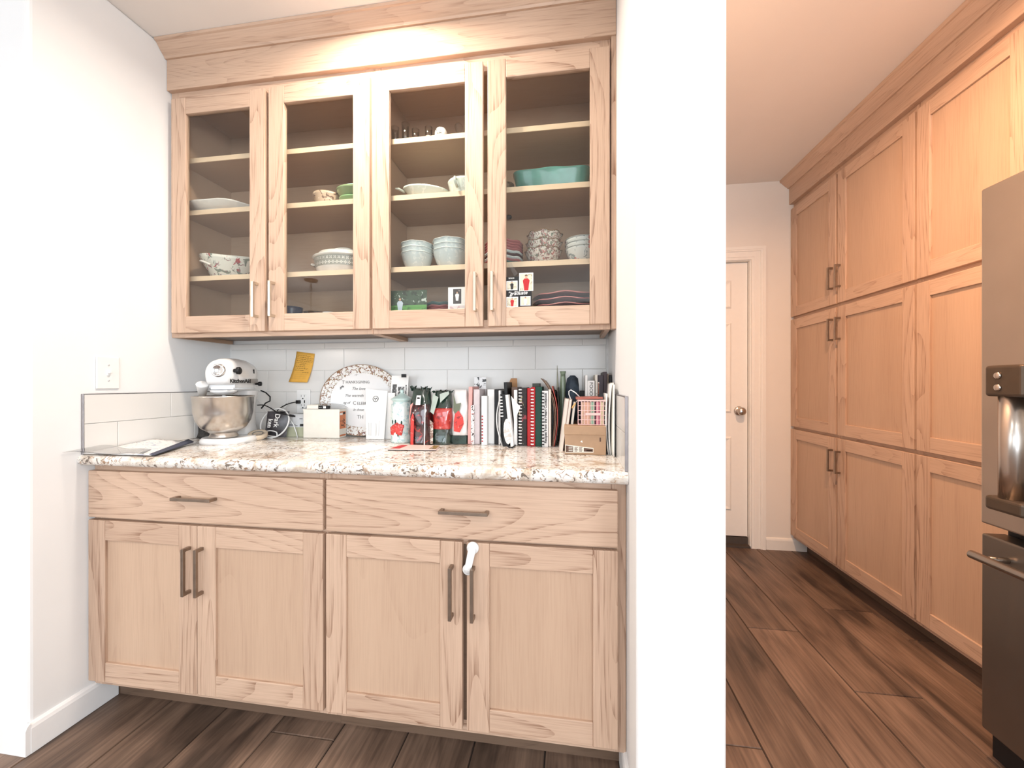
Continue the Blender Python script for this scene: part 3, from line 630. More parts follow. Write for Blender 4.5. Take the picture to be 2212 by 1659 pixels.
# ---- roll of cream tape leaning on the mixer base
tp = at(553, 951, z=ZC); Mt = Matrix.Rotation(.30, 3, 'X') @ Matrix.Rotation(.14, 3, 'Y')
t = thing('lid', 'round cream plastic lid leaning beside the mixer base', 'lid', (tp.x, tp.y, ZC))
obj('rim', MB().lathe([(.0, 0), (.036, 0), (.038, .003), (.038, .017), (.036, .019), (.026, .019), (.024, .015), (0, .015)], (tp.x, tp.y+.012, ZC+.012), 32, Mt), col('cream_plastic', (.66, .55, .42), .4), t)
obj('centre_ring', MB().lathe([(.018, .0155), (.018, .018), (.021, .018), (.021, .0155)], (tp.x, tp.y+.012, ZC+.012), 28, Mt), GREY, t)
# ---- papers at the left end
def paper(name, label, cat, P, mat, fn=None, t=.0009, nu=14, nv=10):
    """curly sheet over a bilinear patch of 4 corner points P (front-left, front-right, back-right, back-left)"""
    P = [Vector(p) for p in P]
    def f(a, b):
        q = (P[0]*(1-a)+P[1]*a)*(1-b)+(P[3]*(1-a)+P[2]*a)*b
        return q + Vector((0, 0, fn(a, b) if fn else 0))
    o = obj(name, MB().grid(f, nu, nv, True, (0, 0, -t)), mat)
    tag(o, label, cat); return o
NEWS = pat('newsprint', (.80, .79, .78), [((.40, .43, .55), 16, .60), ((.42, .38, .38), 90, .62)], rough=.8)
paper('newspaper', 'white printed newspaper lying curled on the left end of the countertop', 'paper',
      [(.012, -.022, .9175), (.285, -.020, .9175), (.150, .285, .9175), (.012, .215, .926)], NEWS, lambda a, b: .010*(1-a)**2*b+.003*abs(math.sin(a*5)*math.sin(b*4))+.002)
paper('plastic_sleeve', 'clear plastic sleeve poking past the left front edge of the countertop', 'sleeve',
      [(.004, -.072, .927), (.268, -.030, .920), (.240, .020, .9255), (.014, .030, .936)], CLEAR, lambda a, b: .003*math.sin(a*9)+.0045)
fo = [at(435, 950, z=.925), at(436, 956, z=.917), at(325, 987, z=.9165)]
tag(obj('folded_paper', MB().grid(lambda a, b: Vector((.289-.133*a+.012*math.sin(b*PI*1.5), -.018+.262*a, .9165+.012*b*(.3+a)+.002)), 14, 6, True, (0, 0, .0010)), col('navy_print', (.05, .055, .09), .5)), 'navy printed fold of newspaper along the right edge of the paper pile', 'paper')
# ---- black mesh bag behind the mixer
m = MB().grid(lambda a, b: Vector((.018+.215*a*(1-b*.62)+.008*math.sin(b*9+a*5), .395+.12*a-.03*math.sin(a*7+b*3)+.10*b*(1-a), ZC+.0015+.150*b*(1-.35*a)+.006*math.sin(a*11)*b)), 14, 12, True, (0, .004, 0))
tag(obj('mesh_bag', m, col('black_mesh', (.035, .032, .030), .6, var=.5, scale=130, bump=.5)), 'crumpled black mesh bag tucked in the corner behind the steel mixer bowl', 'bag')
# ---- chocolate bag and leaflet behind the white cable
p = at(560, 945, y=.46)
Mb = frame((.298, .475, ZC+.0015), (.93, .25, .0), (.18, .10, 1))
t = thing('snack_packet', 'dark packet printed Dark leaning behind the white charging cable loop', 'packet', (.33, .48, ZC))
obj('pouch', MB().grid(lambda a, b: Mb @ Vector((.095*a+.012*b, .118*b, .010*math.sin(a*PI)*math.sin(b*PI)+.012)), 10, 10, True, None).grid(lambda a, b: Mb @ Vector((.095*(1-a)+.012*b, .118*b, .012-.010*math.sin(a*PI)*math.sin(b*PI))), 10, 10, True), col('dark_foil_packet', (.055, .05, .055), .3, var=.6, scale=35), t)
text('Dark', .030, frame(Mb @ Vector((.052, .108, .0245)), Mb.to_3x3() @ Vector((-.12, -1, 0)), Mb.to_3x3() @ Vector((1, -.12, 0))), PAPER, t, bold=.0005)
text('ken', .028, frame(Mb @ Vector((.022, .085, .0235)), Mb.to_3x3() @ Vector((-.12, -1, 0)), Mb.to_3x3() @ Vector((1, -.12, 0))), PAPER, t, bold=.0004)
t = thing('leaflet', 'grey and olive leaflet propped behind the white charging cable loop', 'leaflet', (.43, .52, ZC))
ML = frame((.375, .500, ZC+.001), (.98, .12, 0), (-.02, .22, 1))
obj('sheet', MB().box((0, 0, 0), (.098, .105, .0012), ML), col('leaflet_grey', (.62, .63, .64), .6), t)
obj('lower_print', MB().box((0, 0, .0012), (.098, .044, .0016), ML), col('leaflet_olive', (.42, .43, .30), .6), t)
obj('printed_line', MB().box((.012, .055, .0012), (.045, .0575, .0016), ML).box((.012, .050, .0012), (.055, .052, .0016), ML).box((.066, .048, .0012), (.086, .060, .0016), ML).box((.060, .082, .0012), (.075, .085, .0016), ML), INK, t, kind='stuff')
# ---- cables
cc = at(587, 916, y=.455); rx, rz = .066, .064
loop = [(cc.x+rx*math.cos(a)*(1+.01*math.sin(3*a)), .448+.05*(.5+.5*math.sin(a))+.004*math.cos(a), max(cc.z, ZC+.067)+rz*math.sin(a)) for a in [2*PI*k/40 for k in range(40)]]
tail = [(cc.x+.028, .45, ZC+.008), (cc.x-.01, .448, ZC+.012), (cc.x-.035, .45, ZC+.022), (cc.x-.01, .452, ZC+.034), (cc.x+.025, .452, ZC+.028), (cc.x+.030, .45, ZC+.010)]
def smooth_path(p, k=5):
    p = [Vector(q) for q in p]; o = []
    for i in range(len(p)-1):
        a, b, c, d = p[max(i-1, 0)], p[i], p[i+1], p[min(i+2, len(p)-1)]
        for j in range(k):
            t_ = j/k; o.append(.5*((2*b)+(c-a)*t_+(2*a-5*b+4*c-d)*t_*t_+(3*b-a-3*c+d)*t_**3))
    return o+[p[-1]]
t = thing('charging_cable', 'white charging cable coiled in a loop between the mixer and the white box', 'cable', (cc.x, .45, ZC))
obj('loop', MB().tube(loop, .0036, 8, closed=True), PLAST, t)
obj('loose_end', MB().tube(smooth_path(tail), .0026, 8), PLAST, t)
obj('hanging_run', MB().tube([at(*q, y=.53) for q in ((553, 862), (560, 866), (568, 880), (580, 895))] + [at(600, 890, y=.55), at(615, 873, y=.57), at(622, 868, y=.575), at(620, 876, y=.57), at(607, 890, y=.55)], .0022, 6), PLAST, t)
obj('right_run', MB().tube([at(*q, y=.50) for q in ((625, 905), (634, 918), (640, 935), (643, 947))], .0024, 6), PLAST, t)
t = thing('usb_cable', 'black charging cable plugged into the wall outlet by the white loop', 'cable', at(600, 890, y=.5))
obj('upper_run', MB().tube(smooth_path([at(641, 869, y=.572), at(630, 871, y=.56), at(618, 875, y=.54), at(607, 881, y=.52), at(599, 888, y=.50)]), .0025, 7), BLACK, t)
obj('lower_run', MB().tube(smooth_path([at(556, 876, y=.52), at(570, 876, y=.50), at(584, 882, y=.48), at(598, 891, y=.46), at(612, 895, y=.455), at(626, 898, y=.45)]), .0025, 7), BLACK, t)
pa = at(626, 898, y=.45); Mp = frame(pa, at(642, 901, y=.445)-pa, (0, 0, 1))
obj('connector', MB().box((0, -.0050, -.004), (.020, .0050, .004), Mp).box((.020, -.0035, -.003), (.029, .0035, .003), Mp), BLACK, t, bevel=.001)
pa = at(606, 891, y=.47); Mp = frame(pa, at(620, 892, y=.465)-pa, (0, 0, 1))
obj('connector', MB().box((0, -.0035, -.003), (.022, .0035, .003), Mp), BLACK, t, bevel=.001)
pa = at(641, 869, y=.572); obj('plug', B((pa.x-.002, .565, pa.z-.008), (pa.x+.014, .583, pa.z+.008)), BLACK, t, bevel=.0015)
# ---- orange note on the tile
t = thing('sticky_note', 'orange lined note covered in handwriting stuck to the backsplash tile', 'note', at(652, 795, y=YB))
a, b, c, d = [at(px, py, y=YB-.002) for px, py in ((627, 826), (667, 827), (680, 765), (641, 760))]
def nf(i, j): q = (a*(1-i)+b*i)*(1-j)+(d*(1-i)+c*i)*j; return q + Vector((.004*math.sin(j*PI), -.012*(1-j)**2, 0))
obj('sheet', MB().grid(nf, 6, 10, True, (0, -.0005, 0)), col('orange_note_paper', (.78, .42, .07), .8), t)
m = MB()
for r in range(13):
    j = .94-.068*r; q0, q1 = nf(.04, j)+Vector((0, -.0009, 0)), nf(.96, j)+Vector((0, -.0009, 0)); m.tube([q0, q1], .00022, 4)
obj('ruled_line', m, col('note_rule', (.35, .22, .10), .8), t, kind='stuff')
m = MB(); rr = random.Random(3)
for r, (i0, i1) in enumerate(((.12, .82), (.08, .95), (.08, .9), (.10, .95), (.10, .62), (.3, .6), (.12, .6), (.2, .72), (.12, .62), (.55, .92))):
    j = .89-.062*r; i = i0
    while i < i1:
        w = rr.uniform(.05, .13); pts = []
        for k in range(9):
            s_ = i+w*k/8; pts.append(nf(min(s_, .97), j+rr.uniform(-.010, .014))+Vector((0, -.0012, 0)))
        m.tube(pts, .00045, 4, smooth=False); i += w+.035
obj('handwriting', m, INK, t, kind='stuff')
# ---- white box with orange end label
A_ = at(655, 947, z=ZC); B_ = at(733, 948, z=ZC); C_ = at(765, 937, z=ZC)
xd = (B_-A_).normalized(); wbx = (B_-A_).length; hb = at(655, 885, y=A_.y).z-ZC; dbx = .175
MBx = frame(A_, xd, (0, 0, 1)); MBx = Matrix(((xd.x, -xd.y, 0, A_.x), (xd.y, xd.x, 0, A_.y), (0, 0, 1, ZC), (0, 0, 0, 1)))
dbx = min(dbx, .552-max(A_.y, B_.y))
t = thing('small_box', 'small white cardboard box with an orange picture label on its right end', 'box', (A_.x+wbx/2, A_.y+.06, ZC))
obj('carton', MB().box((0, 0, .001), (wbx, dbx, hb), MBx), CREAM, t, bevel=.001)
obj('lid_seam', MB().box((-.0006, -.0006, hb-.006), (wbx+.0006, dbx*.99, hb+.0008), MBx), CREAM, t)
OR = col('orange_print', (.62, .20, .08), .6)
MS = MBx @ frame((wbx, 0, 0), (0, 1, 0), (0, 0, 1)); kx = dbx/.12
obj('picture_label', MB().box((.006*kx, .042, 0), (.108*kx, hb-.010, .0004), MS), OR, t, label='orange picture label')
obj('label_print', MB().box((.012*kx, hb-.026, .0004), (.055*kx, hb-.016, .0006), MS), PAPER, t)
m = MB().box((.062*kx, hb-.024, .0004), (.10*kx, hb-.014, .0006), MS)
for i in range(16):
    x_ = (.02+.07*rr.random())*kx; y_ = .048+.035*rr.random(); m.box((x_, y_, .0004), (x_+.012*kx, y_+.004, .0006), MS)
obj('label_drawing', m, INK, t, kind='stuff')
obj('bottom_stripe', MB().box((.006*kx, .008, 0), (.108*kx, .015, .0004), MS), OR, t, label='rust stripe')
zt = ZC+hb+.0015
# things on the box
tag(obj('blister_tray', MB().box((-.012, .012, hb+.0012), (wbx+.004, .062, hb+.0022), MBx).grid(lambda a, b: MBx @ Vector((-.012+(wbx+.016)*a, .028+.045*b, hb+.004+.022*(math.sin(PI*b)**.4)*(math.sin(PI*a)**.3))), 14, 8, True), CLEAR), 'clear plastic blister tray lying on the small white box', 'tray')
tag(obj('flosser_box', MB().box((.018, -.002, hb+.0028), (.072, .022, hb+.019), MBx).box((.020, .0, hb+.019), (.070, .021, hb+.0215), MBx), CREAM, bevel=.001), 'tiny cream flip-top box lying on the white box beside the black remote', 'box')
t = thing('remote', 'small black remote with a white label on top of the white box', 'remote', MBx @ Vector((.1, .01, hb+.003)))
obj('case', MB().box((.073, -.002, hb+.0028), (.118, .020, hb+.0165), MBx), BLACK, t, bevel=.002, seg=2)
obj('white_label', MB().box((.096, -.0026, hb+.005), (.109, -.0019, hb+.0145), MBx), PAPER, t)
m = MB().lathe([(0, 0), (.0018, 0), (.0018, .0006), (0, .0006)], MBx @ Vector((.078, -.002, hb+.009)), 10, Matrix.Rotation(PI/2, 3, 'X')).lathe([(0, 0), (.0018, 0), (.0018, .0006), (0, .0006)], MBx @ Vector((.086, -.002, hb+.009)), 10, Matrix.Rotation(PI/2, 3, 'X'))
obj('button', m, PAPER, t, kind='stuff')
# ---- oval platter leaning on the wall
PLZ = ZC+.003; lean = .05
pc0 = at(780, 870, y=.575); Pw, Ph = .205, .167
MP = frame((pc0.x, .578, PLZ+Ph*math.cos(lean)), (1, 0, 0), (0, math.tan(lean), 1))
RIMP = pat('platter_rim_print', (.80, .79, .77), [((.28, .15, .085), 60, .545), ((.15, .04, .05), 34, .61), ((.36, .29, .20), 80, .58)], rough=.2, dist=1.5)
t = thing('platter', 'oval Thanksgiving platter with an autumn leaf rim leaning against the tile', 'platter', (pc0.x, .54, ZC))
def ov(r, z): return (r, z)
prof_ = [(0, 0), (.72, 0), (.76, .004), (1.0, .014), (1.0, .011), (.77, 0), (.7, -.004), (0, -.004)]
def oval(m, pr, n=56):
    vs = []; q = len(pr)
    for k in range(n):
        a = 2*PI*k/n
        for r, z in pr: vs.append(MP @ Vector((Pw*r*math.cos(a), Ph*r*math.sin(a), z)))
    return m.add(vs, [(k*q+j, ((k+1) % n)*q+j, ((k+1) % n)*q+j+1, k*q+j+1) for k in range(n) for j in range(q-1)], True)
obj('well', oval(MB(), [(0, 0), (.72, 0), (.76, .004)]), WHITE, t)
obj('back', oval(MB(), [(1.0, .014), (1.0, .010), (.77, -.001), (.7, -.004), (0, -.004)]), WHITE, t)
obj('leaf_rim', oval(MB(), [(.76, .004), (.90, .009), (.985, .0132)]), RIMP, t, label='rim printed with brown and maroon leaves')
obj('rim_edge', oval(MB(), [(.985, .0132), (1.0, .014)]), col('brown_edge', (.25, .15, .08), .3), t)
def ptext(s_, px, py, size, shear=0, sx=1):
    q = at(px, py, y=.576); loc = MP.inverted() @ q; text(s_, size, MP @ Matrix.Translation((loc.x, loc.y, .0012)), GREY, t, sx=sx, shear=shear)
ptext('T', 737, 830, .024); ptext('HANKSGIVING', 745.5, 829, .0185, sx=.98)
ptext('The love', 759, 843, .019, .35); ptext('The warmth', 744, 858, .019, .3); ptext('ng of', 741, 873, .017, .35); ptext('C', 762, 875, .024); ptext('ELEBRATE', 771, 875, .019); ptext('in these', 763, 888, .017, .35); ptext('TH', 772, 905, .024)
m = MB()
for (px, py), da in (((739, 840), 2.2), ((767, 805), -1.3)):
    loc = MP.inverted() @ at(px, py, y=.576)
    for k in range(5):
        a = da+(k-2)*.55; e = Vector((math.cos(a), math.sin(a), 0)); w_ = Vector((-e.y, e.x, 0))
        o_ = Vector((loc.x, loc.y, .0014)); m.add([MP @ (o_+e*.004), MP @ (o_+e*.010+w_*.0022), MP @ (o_+e*.016), MP @ (o_+e*.010-w_*.0022)], [(0, 1, 2, 3)])
obj('sprig', m, INK, t)
# cards in front of the platter
def card(name, label, cat, pts, y, mat, lean=.05, t=.0012, parts=None):
    """upright card: pts px corners (bl, br, tr, tl); bottom on the counter at depth y, leaning back"""
    bl, br, tr, tl = [at(px, py, y=y) for px, py in pts]; dz = ZC+.0008-min(bl.z, br.z)
    for q in (bl, br): q.z += dz if dz > 0 else 0
    bl.z = br.z = ZC+.001
    for q in (tr, tl): q.y += lean
    th = thing(name, label, cat, ((bl.x+br.x)/2, y, ZC))
    nrm = Vector((0, -1, lean/max(.05, tl.z-ZC))).normalized()*t
    obj('sheet', MB().add([bl, br, tr, tl, bl+nrm, br+nrm, tr+nrm, tl+nrm], [(0,1,2,3),(7,6,5,4),(0,4,5,1),(1,5,6,2),(2,6,7,3),(3,7,4,0)]), mat, th)
    M = Matrix.Identity(4)
    def P(i, j, d=.0004): q = (bl*(1-i)+br*i)*(1-j)+(tl*(1-i)+tr*i)*j; return q+nrm*(1+d/t)
    def patch(m, i0, j0, i1, j1, d=.0004): return m.add([P(i0, j0, d), P(i1, j0, d), P(i1, j1, d), P(i0, j1, d)], [(0, 1, 2, 3)])
    return th, P, patch
t, P, patch = card('photo_card', 'white card with four small dark photos tucked beside the platter', 'card', ((838, 900), (877, 900), (877, 812), (840, 812)), .515, PAPER, .03)
m = MB()
for i0, j0, i1, j1 in ((.08, .66, .34, .86), (.42, .66, .80, .82), (.08, .40, .38, .58), (.44, .40, .80, .56), (.84, .4, .92, .85)): patch(m, i0, j0, i1, j1)
obj('photo', m, pat('tiny_photos', (.05, .05, .05), [((.5, .5, .5), 120, .55)]), t, kind='stuff')
obj('clip', B((at(868, 815, y=.513).x, .508, at(868, 815, y=.513).z-.002), (at(877, 815, y=.513).x, .518, at(868, 809, y=.513).z)), BLACK, t)
tag(obj('envelope', MB().box((0, 0, 0), (.125, .002, .205), Matrix.Translation((at(793, 900, y=.505).x, .505, ZC+.001)) @ Matrix.Rotation(-.08, 4, 'X')), PAPER), 'wide plain white envelope standing between the platter and the tall card', 'envelope')
t, P, patch = card('greeting_card', 'tall white card with a round black emblem standing before the platter', 'card', ((791, 943), (830, 943), (831, 846), (783, 841)), .490, PAPER, .03, .0016)
q = P(.47, .815, .0006); Mq = frame(q, (1, 0, 0), (0, .2, 1))
m = MB().tube([Mq @ Vector((.0125*math.cos(a), .0125*math.sin(a), 0)) for a in [2*PI*k/28 for k in range(28)]], .0012, 5, closed=True)
obj('emblem_ring', m, INK, t)
m = MB()
for a in (PI/2-.9, PI/2+.9, -PI/2): m.tube([Mq @ Vector((0, -.002, 0)), Mq @ Vector((.008*math.cos(a), .008*math.sin(a), 0))], .0011, 5)
for a in (0.1, PI-.1): m.tube([Mq @ Vector((.003*math.cos(a), .004, 0)), Mq @ Vector((.0085*math.cos(a), -.003, 0))], .0009, 5)
obj('emblem_leaf', m, INK, t, kind='stuff')
m = MB()
for i0 in (.14, .2, .26, .5, .56, .68): patch(m, i0, .06+.02*rr.random(), i0+.018, .26+.12*rr.random(), .0005)
obj('small_print', m, col('pale_print', (.55, .54, .53), .8), t, kind='stuff')
# ---- mint canister with red flowers
cn = at(860, 957, z=ZC); cr_ = .046; cxx, cyy = cn.x+.006, cn.y+cr_*.55
MINT = col('mint_glaze', (.52, .66, .63), .2, coat=.4, var=.05)
CHK = pat('mint_checked_glaze', (.70, .76, .73), [((.45, .60, .60), 55, .55)], rough=.2)
t = thing('canister', 'mint ceramic canister with a pointed lid and red flowers', 'canister', (cxx, cyy, ZC))
hz = at(858, 868, y=cyy).z-ZC
obj('jar', MB().lathe([(0, 0), (cr_*.96, 0), (cr_, .004), (cr_*.985, .008), (cr_*1.01, .014), (cr_*.985, .018), (cr_*1.0, .024), (cr_, hz*.86), (cr_*.93, hz*.93), (cr_*.80, hz*.97), (cr_*.80, hz)], (cxx, cyy, ZC+.0005), 36), CHK, t)
obj('lid', MB().lathe([(cr_*.80, hz-.002), (cr_*.84, hz+.004), (cr_*1.0, hz+.008), (cr_*1.0, hz+.011), (cr_*.8, hz+.017), (cr_*.45, hz+.027), (.010, hz+.034), (.006, hz+.038), (.009, hz+.044), (.007, hz+.050), (0, hz+.051)], (cxx, cyy, ZC), 36), MINT, t)
FLR = pat('red_flower_relief', (.62, .05, .04), [((.78, .30, .26), 90, .60), ((.25, .02, .02), 70, .66)], rough=.3)
m = MB()
for da, dz, r in ((-2.05, .058, .016), (-1.80, .067, .014), (-1.45, .055, .018), (-1.25, .068, .013), (-1.6, .074, .012), (-1.35, .044, .012), (-2.15, .045, .012)):
    m.lathe([(0, 0), (r*.6, .0006), (r*.95, 0), (r, -.004)], (cxx+(cr_+.0022)*math.cos(da), cyy+(cr_+.0022)*math.sin(da), ZC+dz), 12, Matrix.Rotation(da+PI/2, 3, 'Z') @ Matrix.Rotation(PI/2, 3, 'X'), wob=lambda a, j, r_, z_: (r_*(1+.18*math.sin(a*5)), z_))
obj('flower', m, FLR, t, kind='stuff')
m = MB()
for da, dz in ((-2.1, .088), (-1.75, .090), (-1.2, .085), (-1.5, .036)): m.lathe([(0, .001), (.009, 0)], (cxx+(cr_+.0015)*math.cos(da), cyy+(cr_+.0015)*math.sin(da), ZC+dz), 8, Matrix.Rotation(da+PI/2, 3, 'Z') @ Matrix.Rotation(PI/2, 3, 'X'), sx=.4)
obj('leaf', m, GREEN, t, kind='stuff')
# ---- glossy gift bags
def bag(name, label, pxl, pxr, pyt, yf, dep, front, tops, foil=True, extra=None):
    x0 = at(pxl, 950, y=yf).x; x1 = at(pxr, 950, y=yf).x; h = at((pxl+pxr)/2, pyt, y=yf).z-ZC; w_ = x1-x0
    t = thing(name, label, 'bag', ((x0+x1)/2, yf+dep/2, ZC))
    def sh(z0, z1, k, nz, ex=0):
        mb = MB(); n = 24; vs = []
        for j in range(nz+1):
            z = z0+(z1-z0)*j/nz; fz = z/h; wsc = 1-.18*max(0, fz-.72)/.28
            for i in range(n):
                a = 2*PI*i/n; cx_ = math.copysign(abs(math.cos(a))**.55, math.cos(a)); sy_ = math.copysign(abs(math.sin(a))**.55, math.sin(a))
                wr = 1+.035*math.sin(a*3+z*60+pxl)+.03*math.sin(a*7-z*95)
                dsc = (1-.75*max(0, fz-.6)/.4)
                vs.append(((x0+x1)/2+cx_*w_/2*wsc*k*wr, yf+dep/2+sy_*dep/2*dsc*k*wr, ZC+.001+z))
        mb.add(vs, [(j*n+i, j*n+(i+1) % n, (j+1)*n+(i+1) % n, (j+1)*n+i) for j in range(nz) for i in range(n)], True)
        mb.f += [tuple(range(n-1, -1, -1)), tuple(nz*n+i for i in range(n))]; mb.sm += [False]*2; return mb
    for nm_, z0, z1, k, mat in front: obj(nm_, sh(z0*h, z1*h, k, 14), mat, t)
    if foil: obj('cellophane', sh(.0, h, 1.035, 20), CLEAR, t)
    m = MB()
    for i in range(tops):   # crumpled ears
        xx = x0+w_*(.12+.76*i/max(1, tops-1)); hh = rr.uniform(-.004, .010)
        m.grid(lambda a, b: Vector((xx+.016*(a-.5)*(1+b), yf+dep/2-.006+.010*math.sin(a*6+i), ZC+h*.93+(.012+hh)*b+.004*math.sin(a*8))), 6, 4, True)
    if tops: obj('crumpled_top', m, front[-1][4], t, kind='stuff')
    def FP(fi, fj, d=.001): return Vector((x0+w_*fi, yf-.004-d+(.6*dep*max(0, fj-.6) if fj > .6 else 0), ZC+.001+h*fj))
    return t, FP
DKG = col('dark_green_foil', (.010, .030, .020), .22, var=.8, scale=30, coat=.15); DKR = pat('maroon_foil', (.06, .012, .014), [((.42, .03, .03), 30, .60), ((.02, .01, .01), 40, .56)], rough=.25)
REDF = pat('red_flower_print', (.62, .04, .03), [((.75, .22, .18), 60, .62), ((.30, .02, .02), 50, .62)], rough=.25)
def quad(name, FP, pts, mat, t, d=.001): 
    return obj(name, MB().add([FP(i, j, d) for i, j in pts], [tuple(range(len(pts)))]), mat, t)
t, FP = bag('gift_bag', 'glossy maroon and dark green foil gift bag beside the mint canister', 880, 923, 838, .335, .09, [('body', 0, .70, .96, DKR), ('green_top', .70, .98, .95, DKG)], 4)
quad('white_tag', FP, ((.42, .70), (.66, .70), (.66, .86), (.44, .86)), PAPER, t, .004); quad('tag_print', FP, ((.47, .80), (.62, .80), (.60, .83), (.48, .83)), INK, t, .005)
quad('red_ribbon', FP, ((.20, .02), (.34, .02), (.38, .50), (.30, .56), (.20, .46)), REDF, t, .004); quad('pink_corner', FP, ((.10, .30), (.22, .62), (.30, .74), (.16, .70)), col('pink_print', (.65, .25, .22), .3), t, .0035)
quad('silver_edge', FP, ((.86, .02), (.91, .02), (.92, .72), (.88, .72)), col('silver_film', (.7, .68, .66), .15, .6), t, .0035)
t, FP = bag('gift_bag', 'glossy gift bag with a red flower and green base, second from the canister', 930, 971, 843, .372, .08, [('base', 0, .28, .96, DKG), ('flower_panel', .28, .66, .965, REDF), ('green_top', .66, .98, .95, DKG)], 3)
quad('pale_fold', FP, ((.02, .60), (.20, .55), (.40, .86), (.10, .92)), col('pale_green_film', (.45, .52, .46), .2), t, .004)
quad('patterned_strip', FP, ((.0, .02), (.16, .02), (.18, .40), (.0, .46)), pat('floral_strip', (.30, .20, .16), [((.70, .62, .55), 110, .55), ((.35, .05, .04), 60, .6)]), t, .004)
quad('pale_corner', FP, ((.50, .76), (.95, .92), (.92, .97), (.45, .92)), col('pale_green_film', (.45, .52, .46), .2), t, .003)
# white bag with poppy picture
WF = col('white_film', (.80, .78, .76), .35)
t, FP = bag('gift_bag', 'white gift bag with a red poppy and green leaf picture', 974, 1008, 843, .40, .055, [('body', .16, 1, .98, WF)], 0, foil=False)
quad('leaf', FP, ((.16, .92), (.34, .74), (.66, .76), (.56, .60), (.34, .52), (.18, .62)), col('olive_leaf_print', (.14, .16, .10), .4), t, .003)
quad('poppy', FP, ((.22, .24), (.60, .22), (.86, .38), (.80, .50), (.52, .62), (.30, .56), (.22, .42)), REDF, t, .004)
obj('base', B((FP(0, 0).x+.002, .405, ZC+.001), (FP(1, 0).x-.002, .46, ZC+.034)), DKG, t)
# pink and lilac folded papers, white booklets
def leafy(name, label, cat, pxl, pxr, pyt, yf, dep, mat, tilt=0, group=None, bot=0, pages=None):
    """thin upright booklet seen by its spine"""
    x0 = at(pxl, 930, y=yf).x; x1 = at(pxr, 930, y=yf).x; h = at((pxl+pxr)/2, pyt, y=yf).z-ZC
    dep = min(dep, YB-.006-yf)
    t = thing(name, label, cat, ((x0+x1)/2, yf, ZC+.0008), group)
    c_ = min(.0016, (x1-x0)*.3); z0 = ZC+.0008+bot; z1 = ZC+h
    if pages is None: obj('body', B((x0, yf, z0), (x1, yf+dep, z1)), mat, t, bevel=.0006)
    else:
        obj('cover', MB().box((x0, yf, z0), (x0+c_, yf+dep, z1)).box((x1-c_, yf, z0), (x1, yf+dep, z1)).box((x0+c_, yf, z0), (x1-c_, yf+c_, z1)), mat, t, kind=None, bevel=.0004)
        obj('pages', B((x0+c_, yf+c_, z0+.003), (x1-c_, yf+dep-.004, z1-.003)), pages, t)
    t.rotation_euler = (0, tilt, 0)
    return t, x0, x1, z0, z1
PINK = col('pink_paper', (.68, .36, .33), .5); LILAC = col('lilac_paper', (.60, .53, .54), .6)
leafy('folded_paper', 'salmon pink folded paper right of the poppy bag', 'paper', 1010, 1018, 836, .41, .13, PINK, .02)
leafy('booklet', 'pale lilac booklet between the pink paper and the speckled strip', 'booklet', 1023, 1036, 842, .415, .15, LILAC)
leafy('notebook', 'white notebook with red and black speckles along its spine', 'notebook', 1017, 1024, 876, .405, .12, pat('speckled', (.75, .72, .70), [((.05, .03, .03), 90, .55), ((.4, .05, .05), 60, .62)], rough=.5))
t, x0, x1, z0, z1 = leafy('notebook', 'white comb-bound notebook with red squares down its spine', 'notebook', 1040, 1052, 856, .395, .16, PAPER, .0, pages=CREAM)
m = MB()
for i in range(9): m.box((x0+.001, .3935, z0+.012+i*.0125), (x0+.007, .395, z0+.018+i*.0125))
obj('square', m, pat('red_squares', (.40, .05, .06), [((.1, .02, .02), 80, .6)]), t, kind='stuff')
leafy('booklet', 'tall white booklet behind the notebook with red squares', 'booklet', 1053, 1068, 842, .43, .13, PAPER, 0)
t, x0, x1, z0, z1 = leafy('card', 'black and white photo card rising above the white booklets', 'card', 1024, 1050, 815, .53, .002, pat('bw_photo', (.70, .70, .70), [((.03, .03, .03), 30, .5)], rough=.3), .0)
leafy('folder', 'black folder behind the white booklets', 'folder', 1068, 1076, 842, .42, .15, BLACK)
leafy('booklet', 'thin white booklet tilted beside the black comb-bound book', 'booklet', 1077, 1081, 844, .415, .15, PAPER, .0)
# fanned black comb-bound book
def comb(m, x, y, z0, z1, r=.0055, pitch=.0125, w_=.0065):
    z = z0+.006
    while z < z1-.006:
        m.tube([(x+r*math.cos(a), y-r*.7+r*math.sin(a)*-1, z+w_/2) for a in (0, .8, 1.57, 2.3, PI)], w_/2*.9, 4, smooth=False); z += pitch
    return m
t, x0, x1, z0, z1 = leafy('spiral_book', 'black spiral book with bent white page edges leaning left', 'book', 1087, 1099, 852, .375, .04, BLACK, -.06, pages=PAPER)
xm = (x0+x1)/2
obj('bent_page', MB().grid(lambda a, b: Vector((x0-.004-.020*math.sin(b*PI)*(1-.15*a)+.004*b, .372-.004*a, z0+(z1-z0)*.98*b)), 3, 16, True, (.002, 0, 0)).grid(lambda a, b: Vector((x0-.001-.018*math.sin(b*PI)+.006*b, .374+.012*a, z0+(z1-z0)*.95*b)), 3, 16, True), PAPER, t, kind='stuff')
obj('comb_binding', comb(MB(), x0+.003, .374, z0+.11, z1, .004), PAPER, t, kind='stuff')
obj('oval_print', MB().lathe([(0, .0008), (.010, .0006), (.0125, 0)], (x1-.001, .373, z0+.058), 26, Matrix.Rotation(PI/2, 3, 'X'), sx=1.25, sy=4.0), pat('oval_lace', (.75, .72, .68), [((.55, .50, .46), 60, .52)], rough=.5), t, label='white oval lace picture')
leafy('booklet', 'thick white stapled booklet leaning right of the black spiral book', 'booklet', 1103, 1110, 853, .375, .04, PAPER, -.11, pages=CREAM)
